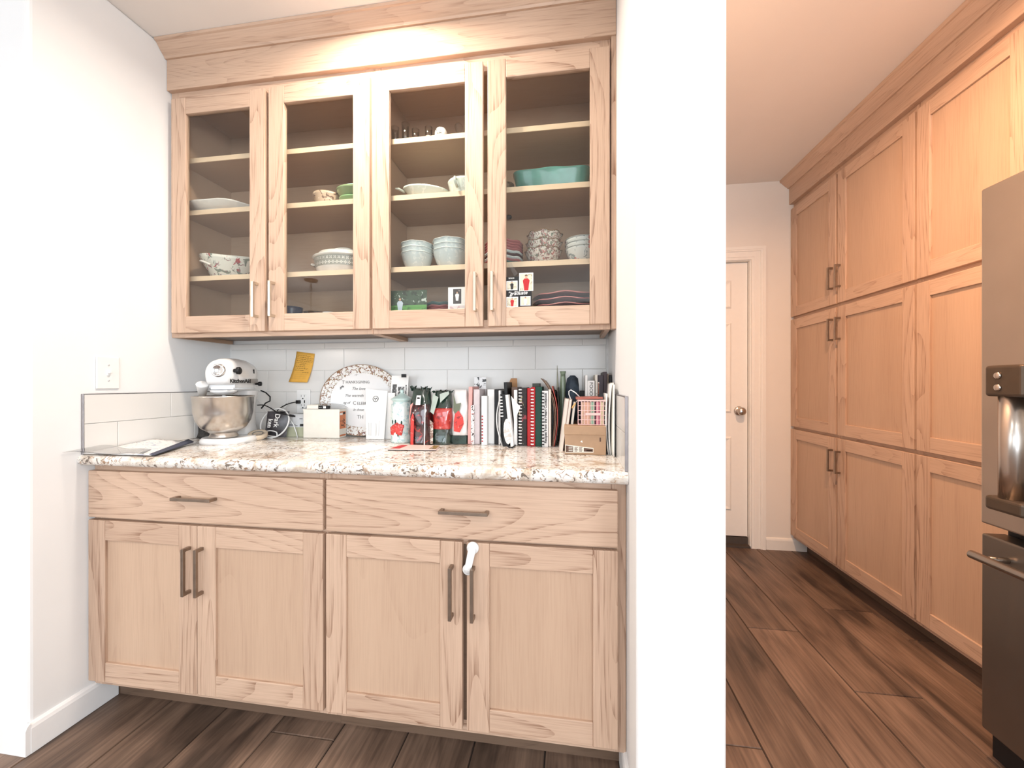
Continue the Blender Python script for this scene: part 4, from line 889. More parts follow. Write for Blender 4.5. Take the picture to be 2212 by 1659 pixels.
leafy('folder', 'black thin folder standing behind the leaning white booklet', 'folder', 1096, 1103, 826, .42, .15, BLACK, -.06)
q = [at(1104, 856, y=.37), at(1124, 880, y=.352), at(1111, 912, y=.37)]
tag(obj('loose_sheet', MB().add([q[0], q[1], q[2], q[0]+Vector((0, .001, 0)), q[1]+Vector((0, .001, 0)), q[2]+Vector((0, .001, 0))], [(0,1,2),(5,4,3),(0,3,4,1),(1,4,5,2),(2,5,3,0)]), PAPER), 'white sheet with its corner folded out between the booklets', 'paper')
leafy('booklet', 'grey-white booklet left of the black comb-bound book', 'booklet', 1110, 1117, 843, .40, .045, PAPER)
tag(obj('envelope', MB().prism([(at(1098, 860, y=.56).x, at(1098, 860, y=.56).z-.05), (at(1096, 838, y=.56).x, at(1096, 838, y=.56).z), (at(1104, 818, y=.56).x, at(1104, 818, y=.56).z), (at(1117, 818, y=.56).x, at(1117, 818, y=.56).z), (at(1120, 860, y=.56).x, at(1120, 860, y=.56).z-.05)], .556, .559, 'y'), col('kraft_brown', (.40, .20, .08), .6)), 'brown kraft envelope corner sticking up behind the booklets', 'envelope')
leafy('book', 'brown hardback behind the booklet left of the comb-bound cookbook', 'book', 1105, 1118, 837, .45, .13, col('brown_cover', (.16, .09, .06), .5), pages=CREAM)
BLKP = pat('black_floral_cover', (.025, .02, .02), [((.30, .06, .07), 34, .58), ((.45, .40, .22), 40, .64)], rough=.7)
t, x0, x1, z0, z1 = leafy('cookbook', 'black floral comb-bound cookbook standing left of the red book', 'book', 1121, 1138, 838, .405, .09, BLKP, pages=CREAM)
obj('comb_binding', comb(MB(), x0+.006, .404, z0, z1, .005), PAPER, t, kind='stuff')
t, x0, x1, z0, z1 = leafy('cookbook', 'plain red spined cookbook standing among the other cookbooks', 'book', 1139, 1147, 839, .398, .10, RED, pages=CREAM)
t, x0, x1, z0, z1 = leafy('cookbook', 'red comb-bound cookbook with white binding teeth', 'book', 1147.5, 1156, 837, .390, .10, RED, pages=CREAM)
obj('comb_binding', comb(MB(), x0+.005, .389, z0, z1, .0048), PAPER, t, kind='stuff')
t, x0, x1, z0, z1 = leafy('cookbook', 'dark green cookbook between the red and the white comb-bound ones', 'book', 1156.5, 1171, 836, .390, .10, GREEN, pages=CREAM)
t, x0, x1, z0, z1 = leafy('cookbook', 'white comb-bound cookbook titled Recipes from the Heart Cookbook', 'book', 1171, 1184, 845, .388, .10, PAPER, pages=CREAM)
obj('comb_binding', comb(MB(), x0+.002, .387, z0, z1, .005), BLACK, t, kind='stuff')
text('Recipes from the Heart Cookbook', .0140, frame((x1-.0055, .3870, z0+.014), (0, 0, 1), (-1, 0, 0)), INK, t, sx=.98, bold=.0003)
leafy('book', 'dark book peeking up behind the green cookbook', 'book', 1150, 1166, 829, .50, .06, col('dark_olive_cover', (.05, .055, .04), .5), bot=0)
leafy('booklet', 'cream booklet edge right of the Recipes from the Heart cookbook', 'booklet', 1185, 1190, 842, .392, .10, CREAM, 0)
# magazines that splay to the left at their top
def splay(name, label, cat, pts_b, pts_t, y, thick, mat, dep=.15, bow=.0):
    a0 = at(*pts_b, y=y); a1 = at(*pts_t, y=y); a0.z = ZC+.001
    m = MB().grid(lambda a, b: Vector((a0.x+(a1.x-a0.x)*b**5+bow*math.sin(min(1, b*1.15)*PI*.8), y+dep*a, a0.z+(a1.z-a0.z)*b)), 3, 14, True, (thick, 0, 0))
    return tag(obj(name, m, mat), label, cat)
splay('magazine', 'brown splayed magazine curling left above the white cookbook', 'magazine', (1193, 960), (1165, 818), .400, .0025, col('brown_print', (.22, .13, .09), .4), bow=.008)
splay('magazine', 'tan magazine fanned just right of the curled brown one', 'magazine', (1195, 960), (1171, 822), .400, .0015, col('tan_print', (.42, .30, .22), .5), bow=.010)
splay('magazine', 'red magazine bowed outward in the fanned bundle', 'magazine', (1196, 961), (1187, 835), .398, .0030, col('red_print', (.48, .09, .07), .4), bow=.014)
splay('magazine', 'dark magazine at the right of the fanned bundle', 'magazine', (1199, 961), (1200, 838), .400, .0020, col('charcoal_print', (.05, .045, .045), .4), bow=.014)
t = thing('spatula', 'black round-headed spoon standing behind the fanned magazines', 'spoon', at(1200, 900, y=.47))
q = at(1199, 852, y=.47); obj('spoon_head', MB().lathe([(0, .004), (.008, .003), (.0115, 0), (.008, -.003), (0, -.004)], q, 18, Matrix.Rotation(PI/2, 3, 'X'), sy=1.6), BLACK, t)
obj('spoon_handle', MB().tube([q, (q.x-.002, .475, q.z-.06), (q.x-.006, .48, ZC+.003)], .004, 7), BLACK, t)
# green bottle, navy cloth
q = at(1205, 900, y=.555)
tag(obj('dried_stem', MB().tube([(q.x, .565, ZC+.001), (q.x, .565, ZC+.18), (q.x-.003, .563, at(1204, 790, y=.56).z)], [.004, .006, .001], 6), col('pale_stem', (.42, .42, .33), .6)), 'thin pale dried grass stem rising highest against the tile', 'stem')
GB = col('green_glass', (.30, .38, .26), .08, alpha=.75, coat=.5)
zt_ = at(1217, 803, y=.545).z
tag(obj('glass_vase', MB().lathe([(0, 0), (.016, 0), (.018, .01), (.017, .12), (.013, zt_-ZC-.05), (.010, zt_-ZC-.015), (.014, zt_-ZC), (.011, zt_-ZC), (.010, zt_-ZC-.05)], (at(1216, 900, y=.545).x, .545, ZC+.0006), 20), GB), 'slim green glass bottle between the spoon and the navy cloth bundle', 'bottle')
NAVY = col('navy_cloth', (.03, .045, .065), .7, var=.6, scale=25, bump=.5)
bx0 = at(1222, 900, y=.50).x; bx1 = at(1252, 900, y=.50).x; bz = at(1232, 815, y=.50).z-ZC
tag(obj('cloth_bundle', MB().lathe([(0, 0), (.026, 0), (.030, .03), (.026, .08), (.028, bz*.65), (.026, bz*.85), (.020, bz*.96), (.010, bz), (0, bz)], ((bx0+bx1)/2, .515, ZC+.0006), 26, wob=lambda a, j, r, z: (r*(1+.14*math.sin(a*5+j)+.06*math.sin(a*9)), z+.006*math.sin(a*3)*(j > 4)), sy=.8), NAVY), 'navy blue crumpled cloth bundle standing behind the shoe box', 'cloth')
leafy('box', 'short black box behind the wire basket and the cloth bundle', 'box', 1253, 1266, 845, .52, .06, BLACK)
# ---- shoe box, basket, notebooks
sx0, sx1 = at(1219.5, 982, z=ZC).x, 1.800
yb0 = .232; sx0 = at(1220, 960, y=yb0).x; sx1 = at(1309, 960, y=yb0).x; bh = at(1250, 940, y=yb0).z-ZC; lh = at(1250, 921, y=yb0).z-ZC
KR = col('kraft_board', (.40, .255, .155), .65, var=.04, bump=.1); KD = col('dark_brown_print', (.10, .045, .025), .5)
t = thing('shoe_box', 'brown cardboard shoe box with a printed end label under the pink basket', 'box', ((sx0+sx1)/2, yb0+.1, ZC))
obj('body', B((sx0, yb0, ZC+.0008), (sx1, yb0+.20, ZC+lh-.003)), KR, t, bevel=.001)
obj('lid', B((sx0-.002, yb0-.003, ZC+bh), (sx1-.0005, yb0+.203, ZC+lh)), KR, t, bevel=.0012)
lz0, lz1 = at(1222, 979, y=yb0).z, at(1222, 961, y=yb0).z; lx0, lx1 = at(1221, 970, y=yb0).x, at(1282, 970, y=yb0).x
yy = yb0-.0006
obj('end_label', MB().add([(lx0, yy, lz0+.001), (lx1, yy, lz0+.003), (lx1, yy, lz1-.010), (lx0, yy, lz1)], [(0, 1, 2, 3)]), CREAM, t, label='cream printed end label')
k = (lx1-lx0); h_ = lz1-lz0
obj('label_block', MB().add([(lx0+.002, yy-.0004, lz0+.003), (lx0+k*.28, yy-.0004, lz0+.004), (lx0+k*.28, yy-.0004, lz1-.006), (lx0+.002, yy-.0004, lz1-.003)], [(0, 1, 2, 3)]).add([(lx0+k*.66, yy-.0004, lz0+.006), (lx0+k*.98, yy-.0004, lz0+.006), (lx0+k*.98, yy-.0004, lz1-.013), (lx0+k*.66, yy-.0004, lz1-.010)], [(0, 1, 2, 3)]), KD, t, kind='stuff')
m = MB()
for r in range(4):
    for c_ in range(2): m.box((lx0+k*(.33+.16*c_), yy-.0005, lz0+.006+r*.0045), (lx0+k*(.33+.16*c_+.10+.02*(r % 2)), yy-.0003, lz0+.008+r*.0045))
obj('label_print', m, KD, t, kind='stuff')
m = MB()
for r in range(3): m.box((lx0+k*.12, yy-.0008, lz0+.007+r*.006), (lx0+k*.26, yy-.0005, lz0+.0095+r*.006)).box((lx0+k*.75, yy-.0008, lz0+.009), (lx0+k*.95, yy-.0005, lz0+.0115))
obj('label_highlight', m, CREAM, t, kind='stuff')
q = at(1297, 950, y=yb0-.001); obj('hand_hole', B((q.x-.003, yb0-.0008, q.z-.008), (q.x+.002, yb0+.0004, q.z+.006)), KD, t)
q = at(1256, 955, y=yb0-.001); obj('torn_spot', MB().add([(q.x-.004, yb0-.0006, q.z-.001), (q.x+.004, yb0-.0006, q.z-.003), (q.x+.002, yb0-.0006, q.z+.005)], [(0, 1, 2)]), PAPER, t)
zb = ZC+lh+.0008
# pink wire basket
PB = col('pink_plastic', (.78, .50, .47), .35); yk = .262
kx0, kx1 = at(1249, 900, y=yk).x, min(at(1311, 900, y=yk).x, 1.822); kz = at(1280, 866, y=yk).z; kd = .13
t = thing('wire_basket', 'pink plastic mesh basket of coloured cards on the shoe box', 'basket', ((kx0+kx1)/2, yk+kd/2, zb))
m = MB(); nvv = 9
for i in range(nvv+1):
    x_ = kx0+(kx1-kx0)*i/nvv
    for y_ in (yk, yk+kd): m.box((x_-.0011, y_-.0011, zb), (x_+.0011, y_+.0011, kz))
for j in range(6):
    z_ = zb+.002+(kz-zb-.004)*j/5
    for y_ in (yk, yk+kd): m.box((kx0, y_-.0012, z_-.001), (kx1, y_+.0012, z_+.001))
    for x_ in (kx0, kx1): m.box((x_-.0012, yk, z_-.001), (x_+.0012, yk+kd, z_+.001))
for i in range(1, 10):
    y_ = yk+kd*i/10
    for x_ in (kx0, kx1): m.box((x_-.0011, y_-.0011, zb), (x_+.0011, y_+.0011, kz))
obj('mesh_wall', m, PB, t, kind='stuff')
obj('bottom', B((kx0, yk, zb), (kx1, yk+kd, zb+.0015)), PB, t)
obj('rim', MB().tube([(kx0, yk, kz), (kx1, yk, kz), (kx1, yk+kd, kz), (kx0, yk+kd, kz)], .0028, 8, closed=True, smooth=False), PB, t)
obj('front_handle', B((kx0+.25*(kx1-kx0), yk-.003, zb+(kz-zb)*.40), (kx0+.78*(kx1-kx0), yk-.001, zb+(kz-zb)*.50)), PB, t)
cw = kx1-kx0
for i0, i1, c, lb in ((.12, .20, (.75, .55, .40), 'tan'), (.20, .42, (.80, .50, .36), 'peach'), (.43, .56, (.35, .58, .42), 'mint green'), (.57, .61, (.02, .02, .02), 'black'), (.62, .76, (.72, .26, .34), 'pink'), (.77, .88, (.80, .72, .48), 'pale yellow')):
    tag(obj('recipe_card', B((kx0+cw*i0, yk+.006, zb+.0022), (kx0+cw*i1-.0006, yk+.10, kz-.006)), col('card_'+lb.replace(' ', '_'), c, .6)), lb+' bundle of cards standing in the pink mesh basket', 'cards')
bz_ = kz+.0035
tag(obj('booklet', MB().box((-.008, 0, 0), (cw*.86, .125, .007), Matrix.Translation((kx0, yk+.002, bz_)) @ Matrix.Rotation(-.03, 4, 'Y')), col('brick_red_cover', (.36, .10, .07), .5), bevel=.0006), 'brick red booklet lying across the top of the pink basket', 'booklet')
t = thing('binder_clip', 'small black binder clip on the red booklet above the pink basket', 'clip', (kx1-.02, yk+.01, bz_+.01))
obj('clip_body', MB().prism([(kx1-.030, bz_+.0088), (kx1-.010, bz_+.0088), (kx1-.014, bz_+.020), (kx1-.026, bz_+.020)], yk+.005, yk+.018, 'y'), BLACK, t)
obj('clip_wire', MB().tube([(kx1-.026, yk+.008, bz_+.019), (kx1-.034, yk+.002, bz_+.022), (kx1-.036, yk+.010, bz_+.022), (kx1-.026, yk+.015, bz_+.019)], .0008, 5), STEEL, t)
# curved white tube and small yellow handle
tag(obj('bent_cable', MB().tube([at(*p, y=.30) for p in ((1233, 863), (1229, 853), (1229, 846), (1233, 843), (1243, 849), (1252, 858))], .0019, 7), PLAST), 'white bent cord arching above the left end of the pink basket', 'cable')
t = thing('paint_brush', 'small tool with a yellow wooden handle hanging by the basket', 'tool', at(1240, 880, y=.25))
obj('wooden_handle', MB().tube([at(1236, 883, y=.255), at(1238, 879, y=.255), at(1243, 872, y=.257)], [.0022, .0034, .0028], 8), col('yellow_wood', (.62, .38, .13), .5), t)
obj('shaft', MB().tube([at(1243, 872, y=.257), at(1248, 864, y=.259)], .0010, 6), STEEL, t)
def lean_book(name, label, pxl, pxr, pyt, yf, dep, mat, tilt, zb_, pages=None):
    x0 = at(pxl, 915, y=yf).x; x1 = at(pxr, 915, y=yf).x; z1 = at(pxr, pyt, y=yf).z
    t = thing(name, label, 'notebook', (x0, yf, zb_))
    obj('cover', B((x0, yf, zb_), (x0+.0015, yf+dep, z1)), mat, t); obj('pages', B((x0+.0016, yf+.002, zb_), (x1-.0016, yf+dep-.003, z1-.003)), pages or CREAM, t); obj('cover', B((x1-.0015, yf, zb_), (x1, yf+dep, z1)), mat, t)
    t.rotation_euler = (0, tilt, 0); return t
lean_book('notebook', 'pinkish tabbed notebook leaning on the shoe box lid', 1206, 1216, 860, .30, .12, col('dusty_pink', (.48, .33, .30), .6), .12, ZC+.0008)
lean_book('notebook', 'brown leather notebook leaning against the left side of the basket', 1222, 1229, 862, .285, .11, col('brown_leather', (.25, .13, .10), .5), .13, zb)
lean_book('notebook', 'black notebook leaning just left of the pink basket', 1232, 1239, 868, .290, .11, BLACK, .12, zb)
# books at the back right corner
t, x0, x1, z0, z1 = leafy('book', 'white book printed FOODS on its spine behind the basket', 'book', 1269.5, 1284.5, 823, .415, .15, PAPER, pages=CREAM)
text('FOODS', .0185, frame((x0+.0075, .4145, z1-.006), (0, 0, -1), (1, 0, 0)), INK, t, sx=1.0)
leafy('book', 'thin white book left of the FOODS book', 'book', 1264.5, 1269, 811, .43, .14, PAPER)
leafy('book', 'thin cream book right of the FOODS book', 'book', 1286, 1291, 810, .42, .15, CREAM)
leafy('book', 'black spined book between the cream book and the tallest book', 'book', 1292, 1303, 811, .415, .15, col('black_purple_cover', (.035, .025, .035), .5), pages=CREAM)
leafy('book', 'tallest dark plum book in the back right corner', 'book', 1303.5, 1311, 804, .42, .15, col('plum_cover', (.05, .03, .035), .5))
leafy('folder', 'thin tan folder beside the tallest plum book', 'folder', 1312, 1314.5, 808, .43, .14, col('tan_print', (.42, .30, .22), .5))
leafy('folder', 'black folder in the corner against the right wall tile', 'folder', 1316, 1321, 811, .42, .15, BLACK)
tag(obj('bottle_brush', MB().lathe([(0, 0), (.0022, 0), (.0022, .055), (.004, .057), (.004, .062), (0, .063)], (at(1293, 870, y=.35).x, .35, at(1293, 862, y=.35).z), 10), STEEL), 'slim metal pin standing on the red booklet before the black book', 'pin')
# white magazines and pamphlets along the right wall
for i, (pb, pt_, y_, th_, mt, lb) in enumerate((
    ((1314, 985), (1311, 852), .245, .0024, PAPER, 'white pamphlet nearest the shoe box, topmost corner curled left'),
    ((1318, 988), (1321, 830), .238, .0022, PAPER, 'tall white pamphlet second from the shoe box'),
    ((1322, 990), (1325, 828), .232, .0022, CREAM, 'tall cream pamphlet third from the shoe box'),
    ((1326, 992), (1329, 842), .220, .0022, PAPER, 'white pamphlet fourth from the shoe box'),
    ((1330, 995), (1334, 832), .200, .0020, PAPER, 'white pamphlet nearest the right wall tile'))):
    a0 = at(*pb, y=y_); a1 = at(*pt_, y=y_); X0 = min(a0.x, 1.828); X1 = min(a1.x, 1.829)
    m = MB().grid(lambda a, b: Vector((X0+(X1-X0)*b-.006*math.sin(b*PI)*(i < 2), y_+.16*a, ZC+.001+(a1.z-ZC)*b)), 3, 12, True, (th_, 0, 0))
    tag(obj('pamphlet', m, mt), lb, 'pamphlet', 'pamphlets standing against the right wall')
# loose cards on the counter
q = [at(px, py, z=ZC) for px, py in ((735, 968), (790, 978), (845, 967), (800, 961))]
tag(obj('note_card', MB().add([p+Vector((0, 0, .0004)) for p in q]+[p+Vector((0, 0, .0016)) for p in q], [(0,1,2,3),(7,6,5,4),(0,4,5,1),(1,5,6,2),(2,6,7,3),(3,7,4,0)]), PAPER), 'blank white card lying flat on the countertop before the tall card', 'card')
q = [at(px, py, z=ZC) for px, py in ((838, 974), (942, 975), (950, 966), (862, 964))]
t = thing('seed_packet', 'flat red and white packet lying in front of the gift bags', 'packet', (q[0]+q[2])/2)
obj('packet', MB().add([p+Vector((0, 0, .0004)) for p in q]+[p+Vector((0, 0, .006)) for p in q], [(0,1,2,3),(7,6,5,4),(0,4,5,1),(1,5,6,2),(2,6,7,3),(3,7,4,0)]), col('pale_pink_print', (.75, .55, .50), .4), t)
def L4(i, j): return (q[0]*(1-i)+q[1]*i)*(1-j)+(q[3]*(1-i)+q[2]*i)*j+Vector((0, 0, .0064))
obj('red_print', MB().add([L4(.02, .1), L4(.22, .1), L4(.26, .85), L4(.10, .9)], [(0, 1, 2, 3)]), RED, t); obj('dark_edge', MB().add([q[0]+Vector((0, 0, .0004)), q[1]+Vector((0, 0, .0004)), q[1]+Vector((.004, -.002, .003)), q[0]+Vector((-.002, -.002, .003))], [(0, 1, 2, 3)]), BLACK, t)
obj('gold_end', MB().add([L4(.84, .05), L4(.99, .05), L4(1.0, .9), L4(.86, .9)], [(0, 1, 2, 3)]), pat('gold_print', (.35, .22, .08), [((.05, .04, .03), 60, .5)]), t)
tag(obj('spoon', MB().tube([at(1097, 966, z=ZC+.004), at(1106, 968, z=ZC+.004), at(1114, 962, z=ZC+.004)], [.002, .003, .002], 6), BLACK), 'small black curved clip lying before the spiral book', 'clip')

# ================================================================== dishes behind glass
def bowl(name, label, cat, cx, cy, z, r, h, mat, group=None, foot=.5, scal=0, amp=.05, sx=1, sy=1, rimmat=None, t=.0035, curve=.7, n=36, parts=True):
    pr = [(0, .002), (r*foot*.9, 0), (r*foot, .001), (r*foot*.98, .006)]
    for k in range(1, 8):
        f = k/7; pr.append((r*(foot+(1-foot)*f**curve), .006+(h-.006)*f))
    nin = len(pr)
    for k in range(7, 0, -1):
        f = k/7; pr.append((max(.001, r*(foot+(1-foot)*f**curve)-t), .008+(h-.009)*f))
    pr.append((0, .009))
    def wob(a, j, rr_, zz):
        if scal and j > 3 and zz > h*.5: 
            k_ = (zz/h-.5)*2; return rr_*(1+amp*.6*k_*math.cos(a*scal)), zz+amp*r*k_*.8*math.cos(a*scal)
        return rr_, zz
    o = obj(name, MB().lathe(pr, (cx, cy, z), n, sx=sx, sy=sy, wob=wob), mat, loc=(cx, cy, z))
    if rimmat: obj('rim_line', MB().tube([(cx+r*(1+amp*.6*math.cos(a*scal))*math.cos(a)*sx, cy+r*(1+amp*.6*math.cos(a*scal))*math.sin(a)*sy, z+h+amp*r*.8*math.cos(a*scal)) for a in [2*PI*k/64 for k in range(64)]], .0014, 5, closed=True), rimmat, o)
    return tag(o, label, cat, group)
def plate(name, label, cx, cy, z, r, mat, group, h=.018, cat='plate', wave=0):
    pr = [(0, .001), (r*.58, 0), (r*.62, .002), (r*.80, h*.45), (r, h), (r, h+.0025), (r*.8, h*.45+.004), (r*.6, .005), (0, .005)]
    o = obj(name, MB().lathe(pr, (cx, cy, z), 36, wob=(lambda a, j, r_, z_: (r_, z_+(.0025*math.sin(a*wave) if j in (4, 5) else 0))) if wave else None), mat, loc=(cx, cy, z))
    return tag(o, label, cat, group)
def sp_(px0, px1, py, y): a = at(px0, py, y=y).x; b = at(px1, py, y=y).x; return (a+b)/2, (b-a)/2
Z0, Z1, Z2, Z3 = 1.3945, ZS[0]+.0008, ZS[1]+.0008, ZS[2]+.0008
PALE = pat('pale_blue_relief', (.56, .62, .61), [((.68, .72, .69), 45, .56)], rough=.16); PMINT = pat('pale_mint_relief', (.60, .66, .58), [((.72, .76, .68), 40, .58)], rough=.16)
FLOR = pat('floral_china', (.72, .70, .62), [((.20, .23, .19), 30, .575), ((.42, .08, .09), 26, .60), ((.28, .15, .16), 50, .61)], rough=.15)
CHZ = pat('chintz_china', (.70, .65, .58), [((.30, .16, .15), 95, .53), ((.20, .24, .19), 110, .57), ((.50, .20, .18), 80, .61)], rough=.18)
ROSE = pat('rose_china', (.64, .65, .62), [((.28, .32, .32), 45, .56), ((.50, .12, .11), 26, .585)], rough=.15)
IVORY = col('ivory_china', (.74, .70, .64), .2, coat=.3)
# cabinet 1, door 1
cx, r = sp_(425, 580, 440, .44); bowl('serving_dish', 'white shallow scalloped dish on the second shelf, leftmost cabinet door', 'dish', cx, .435, Z2, r*.93, .036, IVORY, foot=.72, scal=6, amp=.02, sy=.8)
cx, r = sp_(452, 562, 560, .44); o = bowl('tureen', 'floral china serving bowl with a handle, behind the leftmost glass door', 'bowl', cx, .435, Z1, r*.96, .094, FLOR, foot=.62, scal=3, amp=.045, sx=1.0, sy=.95, curve=.9, t=.004)
obj('handle', MB().tube([(cx-r*.60+i*.0125, .435-.95*math.sqrt(max(0, (r*.87)**2-(r*.60-i*.0125)**2))-.004-.014*math.sin(PI*i/6), Z1+.068-.0035*i+.006*math.sin(PI*i/6)) for i in range(7)], .0045, 8), IVORY, o)
cx, r = sp_(484, 508, 675, .40); tag(obj('glass_dish', MB().lathe([(0, .001), (.036, 0), (.044, .03), (.046, .056), (.044, .056), (.04, .03), (.032, .006), (0, .005)], (cx+.02, .42, Z0), 10, smooth=False), CLEAR), 'small cut-glass dish on the cabinet floor, leftmost glass door', 'dish')
tag(obj('glass_dish', MB().lathe([(0, .001), (.030, 0), (.040, .03), (.042, .050), (.040, .050), (.036, .03), (.026, .006), (0, .005)], (cx+.11, .43, Z0), 10, smooth=False), CLEAR), 'second cut-glass dish, partly behind the frame of the leftmost door', 'dish')
# door 2
cx, r = sp_(677, 735, 405, .42); bowl('speckled_bowl', 'beige speckled straight-sided bowl beside the green bowls', 'bowl', cx, .43, Z2, r*.95, .072, pat('speckled_stone', (.50, .37, .26), [((.16, .09, .06), 45, .56), ((.62, .50, .38), 30, .56)], rough=.5), foot=.8, curve=1)
GR1 = col('apple_green_glaze', (.22, .38, .17), .15, coat=.4); GR2 = col('olive_green_glaze', (.24, .32, .16), .2, coat=.3); AQ = col('aqua_glaze', (.42, .62, .55), .2)
cx, r = sp_(729, 806, 400, .42); G_ = 'stacked green bowls on the second shelf'
bowl('green_bowl', 'apple green bowl at the bottom of the green stack', 'bowl', cx, .43, Z2, r*.86, .040, GR1, G_, foot=.62)
bowl('green_bowl', 'olive green wide-rimmed bowl in the middle of the green stack', 'bowl', cx, .43, Z2+.030, r*.98, .046, GR2, G_, foot=.45, curve=.5)
bowl('green_bowl', 'aqua bowl turned on top of the green stack', 'bowl', cx+.01, .43, Z2+.064, r*.72, .026, AQ, G_, foot=.6)
cx, r = sp_(679, 800, 560, .43); yc = .435
t = thing('casserole', 'ivory lidded casserole with a geometric pattern band, second glass door', 'casserole', (cx, yc, Z1)); k = r*.94
obj('pot', MB().lathe([(0, .001), (k*.70, 0), (k*.82, .010), (k*.88, .026), (k*.90, .030)], (cx, yc, Z1), 40, sy=.85), IVORY, t)
PATT = col('pattern_base', (.33, .32, .27), .3)
obj('pattern_band', MB().lathe([(k*.90, .030), (k*.96, .072)], (cx, yc, Z1), 40, sy=.85), PATT, t)
m = MB()
for i in range(22):
    for j in range(2):
        a = -PI+PI*(i+.5*j)/22*1.0
        rr2 = k*(.915+.03*j)+.0014; c_ = Vector((cx+rr2*math.cos(a), yc+rr2*.85*math.sin(a), Z1+.041+.019*j))
        for q_ in range(4):
            an = q_*PI/2+(PI/4)*j; e = Vector((-math.sin(a)*math.cos(an), math.cos(a)*math.cos(an)*.85, math.sin(an))); w2 = Vector((-math.sin(a)*-math.sin(an), math.cos(a)*-math.sin(an)*.85, math.cos(an)))
            m.add([c_+e*.0006, c_+e*.004+w2*.0022, c_+e*.008, c_+e*.004-w2*.0022], [(0, 1, 2, 3)])
obj('petal_print', m, IVORY, t, kind='stuff')
obj('rim', MB().lathe([(k*.96, .072), (k*1.02, .076), (k*1.0, .080)], (cx, yc, Z1), 40, sy=.85), IVORY, t)
obj('lid', MB().lathe([(k*.99, .080), (k*.84, .088), (k*.80, .098), (k*.5, .106), (0, .108)], (cx, yc, Z1), 40, sy=.85), IVORY, t)
obj('lid_grip', MB().tube([(cx-k*.50+k*1.0*i/10, yc-.01, Z1+.104+.020*math.sin(PI*i/10)**.6) for i in range(11)], .0045, 8), IVORY, t)
obj('side_grip', MB().tube([(cx-k*.95, yc-.03, Z1+.052), (cx-k*1.08, yc-.02, Z1+.056), (cx-k*1.10, yc, Z1+.057), (cx-k*1.08, yc+.02, Z1+.056), (cx-k*.95, yc+.03, Z1+.052)], .0055, 8), IVORY, t)
cx, r = sp_(604, 648, 660, .40); bowl('navy_stand_in', 'dark navy cup standing in for a reflection, second glass door', 'cup', cx, .41, Z0, r*.95, .098, col('navy_glaze', (.04, .05, .10), .25), foot=.6, curve=.6)  # this and the next three: dishes added in place of reflections in the glass
cx, r = sp_(696, 720, 672, .39); bowl('white_stand_in', 'small white cup standing in for a reflection, second glass door', 'cup', cx, .40, Z0, r, .070, WHITE, foot=.7)
cx, r = sp_(722, 790, 672, .42); bowl('teal_stand_in', 'shallow dusty teal bowl standing in for a reflection, second glass door', 'bowl', cx, .44, Z0, r, .064, col('dusty_teal', (.25, .38, .38), .5), foot=.5)
cx, r = sp_(650, 692, 672, .44); bowl('brown_stand_in', 'dark brown bowl standing in for a reflection between the navy and white cups', 'bowl', cx, .47, Z0, r, .085, col('dark_brown_stand_in', (.10, .075, .065), .4), foot=.5)
# door 3, top shelf
for px0, px1, h_, lb in ((846, 862, .078, 'tall clear shot glass at the far left of the top shelf'), (868, 884, .090, 'tallest clear glass on the top shelf'), (890, 906, .060, 'short clear tumbler between two clear glasses')):
    cx, r = sp_(px0, px1, 270, .37); tag(obj('drinking_glass', MB().lathe([(0, 0), (r*.8, 0), (r, h_), (r*.93, h_), (r*.72, .006), (0, .006)], (cx, .37, Z3), 20), CLEAR), lb, 'glass')
cx, r = sp_(918, 934, 270, .36); t = thing('shot_glass', 'clear shot glass with a tan base stripe near the white jar', 'glass', (cx, .36, Z3))
obj('cup', MB().lathe([(0, 0), (r*.85, 0), (r, .058), (r*.93, .058), (r*.8, .014), (0, .012)], (cx, .36, Z3), 20), CLEAR, t); obj('tan_stripe', MB().lathe([(r*.86, .006), (r*.90, .020)], (cx, .36, Z3), 20), col('tan_stripe', (.62, .42, .30), .4), t)
cx, r = sp_(940, 966, 275, .35); t = thing('lettered_jar', 'small white domed jar with dark lettering on the top shelf', 'jar', (cx, .35, Z3))
obj('jar', MB().lathe([(0, 0), (r, 0), (r*1.02, .012), (r*.98, .026), (r*.75, .038), (r*.4, .043), (0, .044)], (cx, .35, Z3), 26), IVORY, t)
text('THE', .011, frame((cx-.014, .35-r*1.0, Z3+.019), (1, 0, 0), (0, .35, 1)), INK, t, sx=1.1); text('SUN', .010, frame((cx-.010, .35-r*1.04, Z3+.008), (1, 0, 0), (0, 0, 1)), INK, t, sx=1.1)
cx, r = sp_(982, 1000, 270, .37); tag(obj('glass_figurine', MB().lathe([(0, 0), (r*.9, 0), (r*.5, .012), (r*.3, .03), (r*.8, .042), (r, .058), (r*.7, .066), (0, .07)], (cx, .37, Z3), 10, smooth=False), CLEAR), 'faceted clear glass ornament at the right of the top shelf', 'ornament')
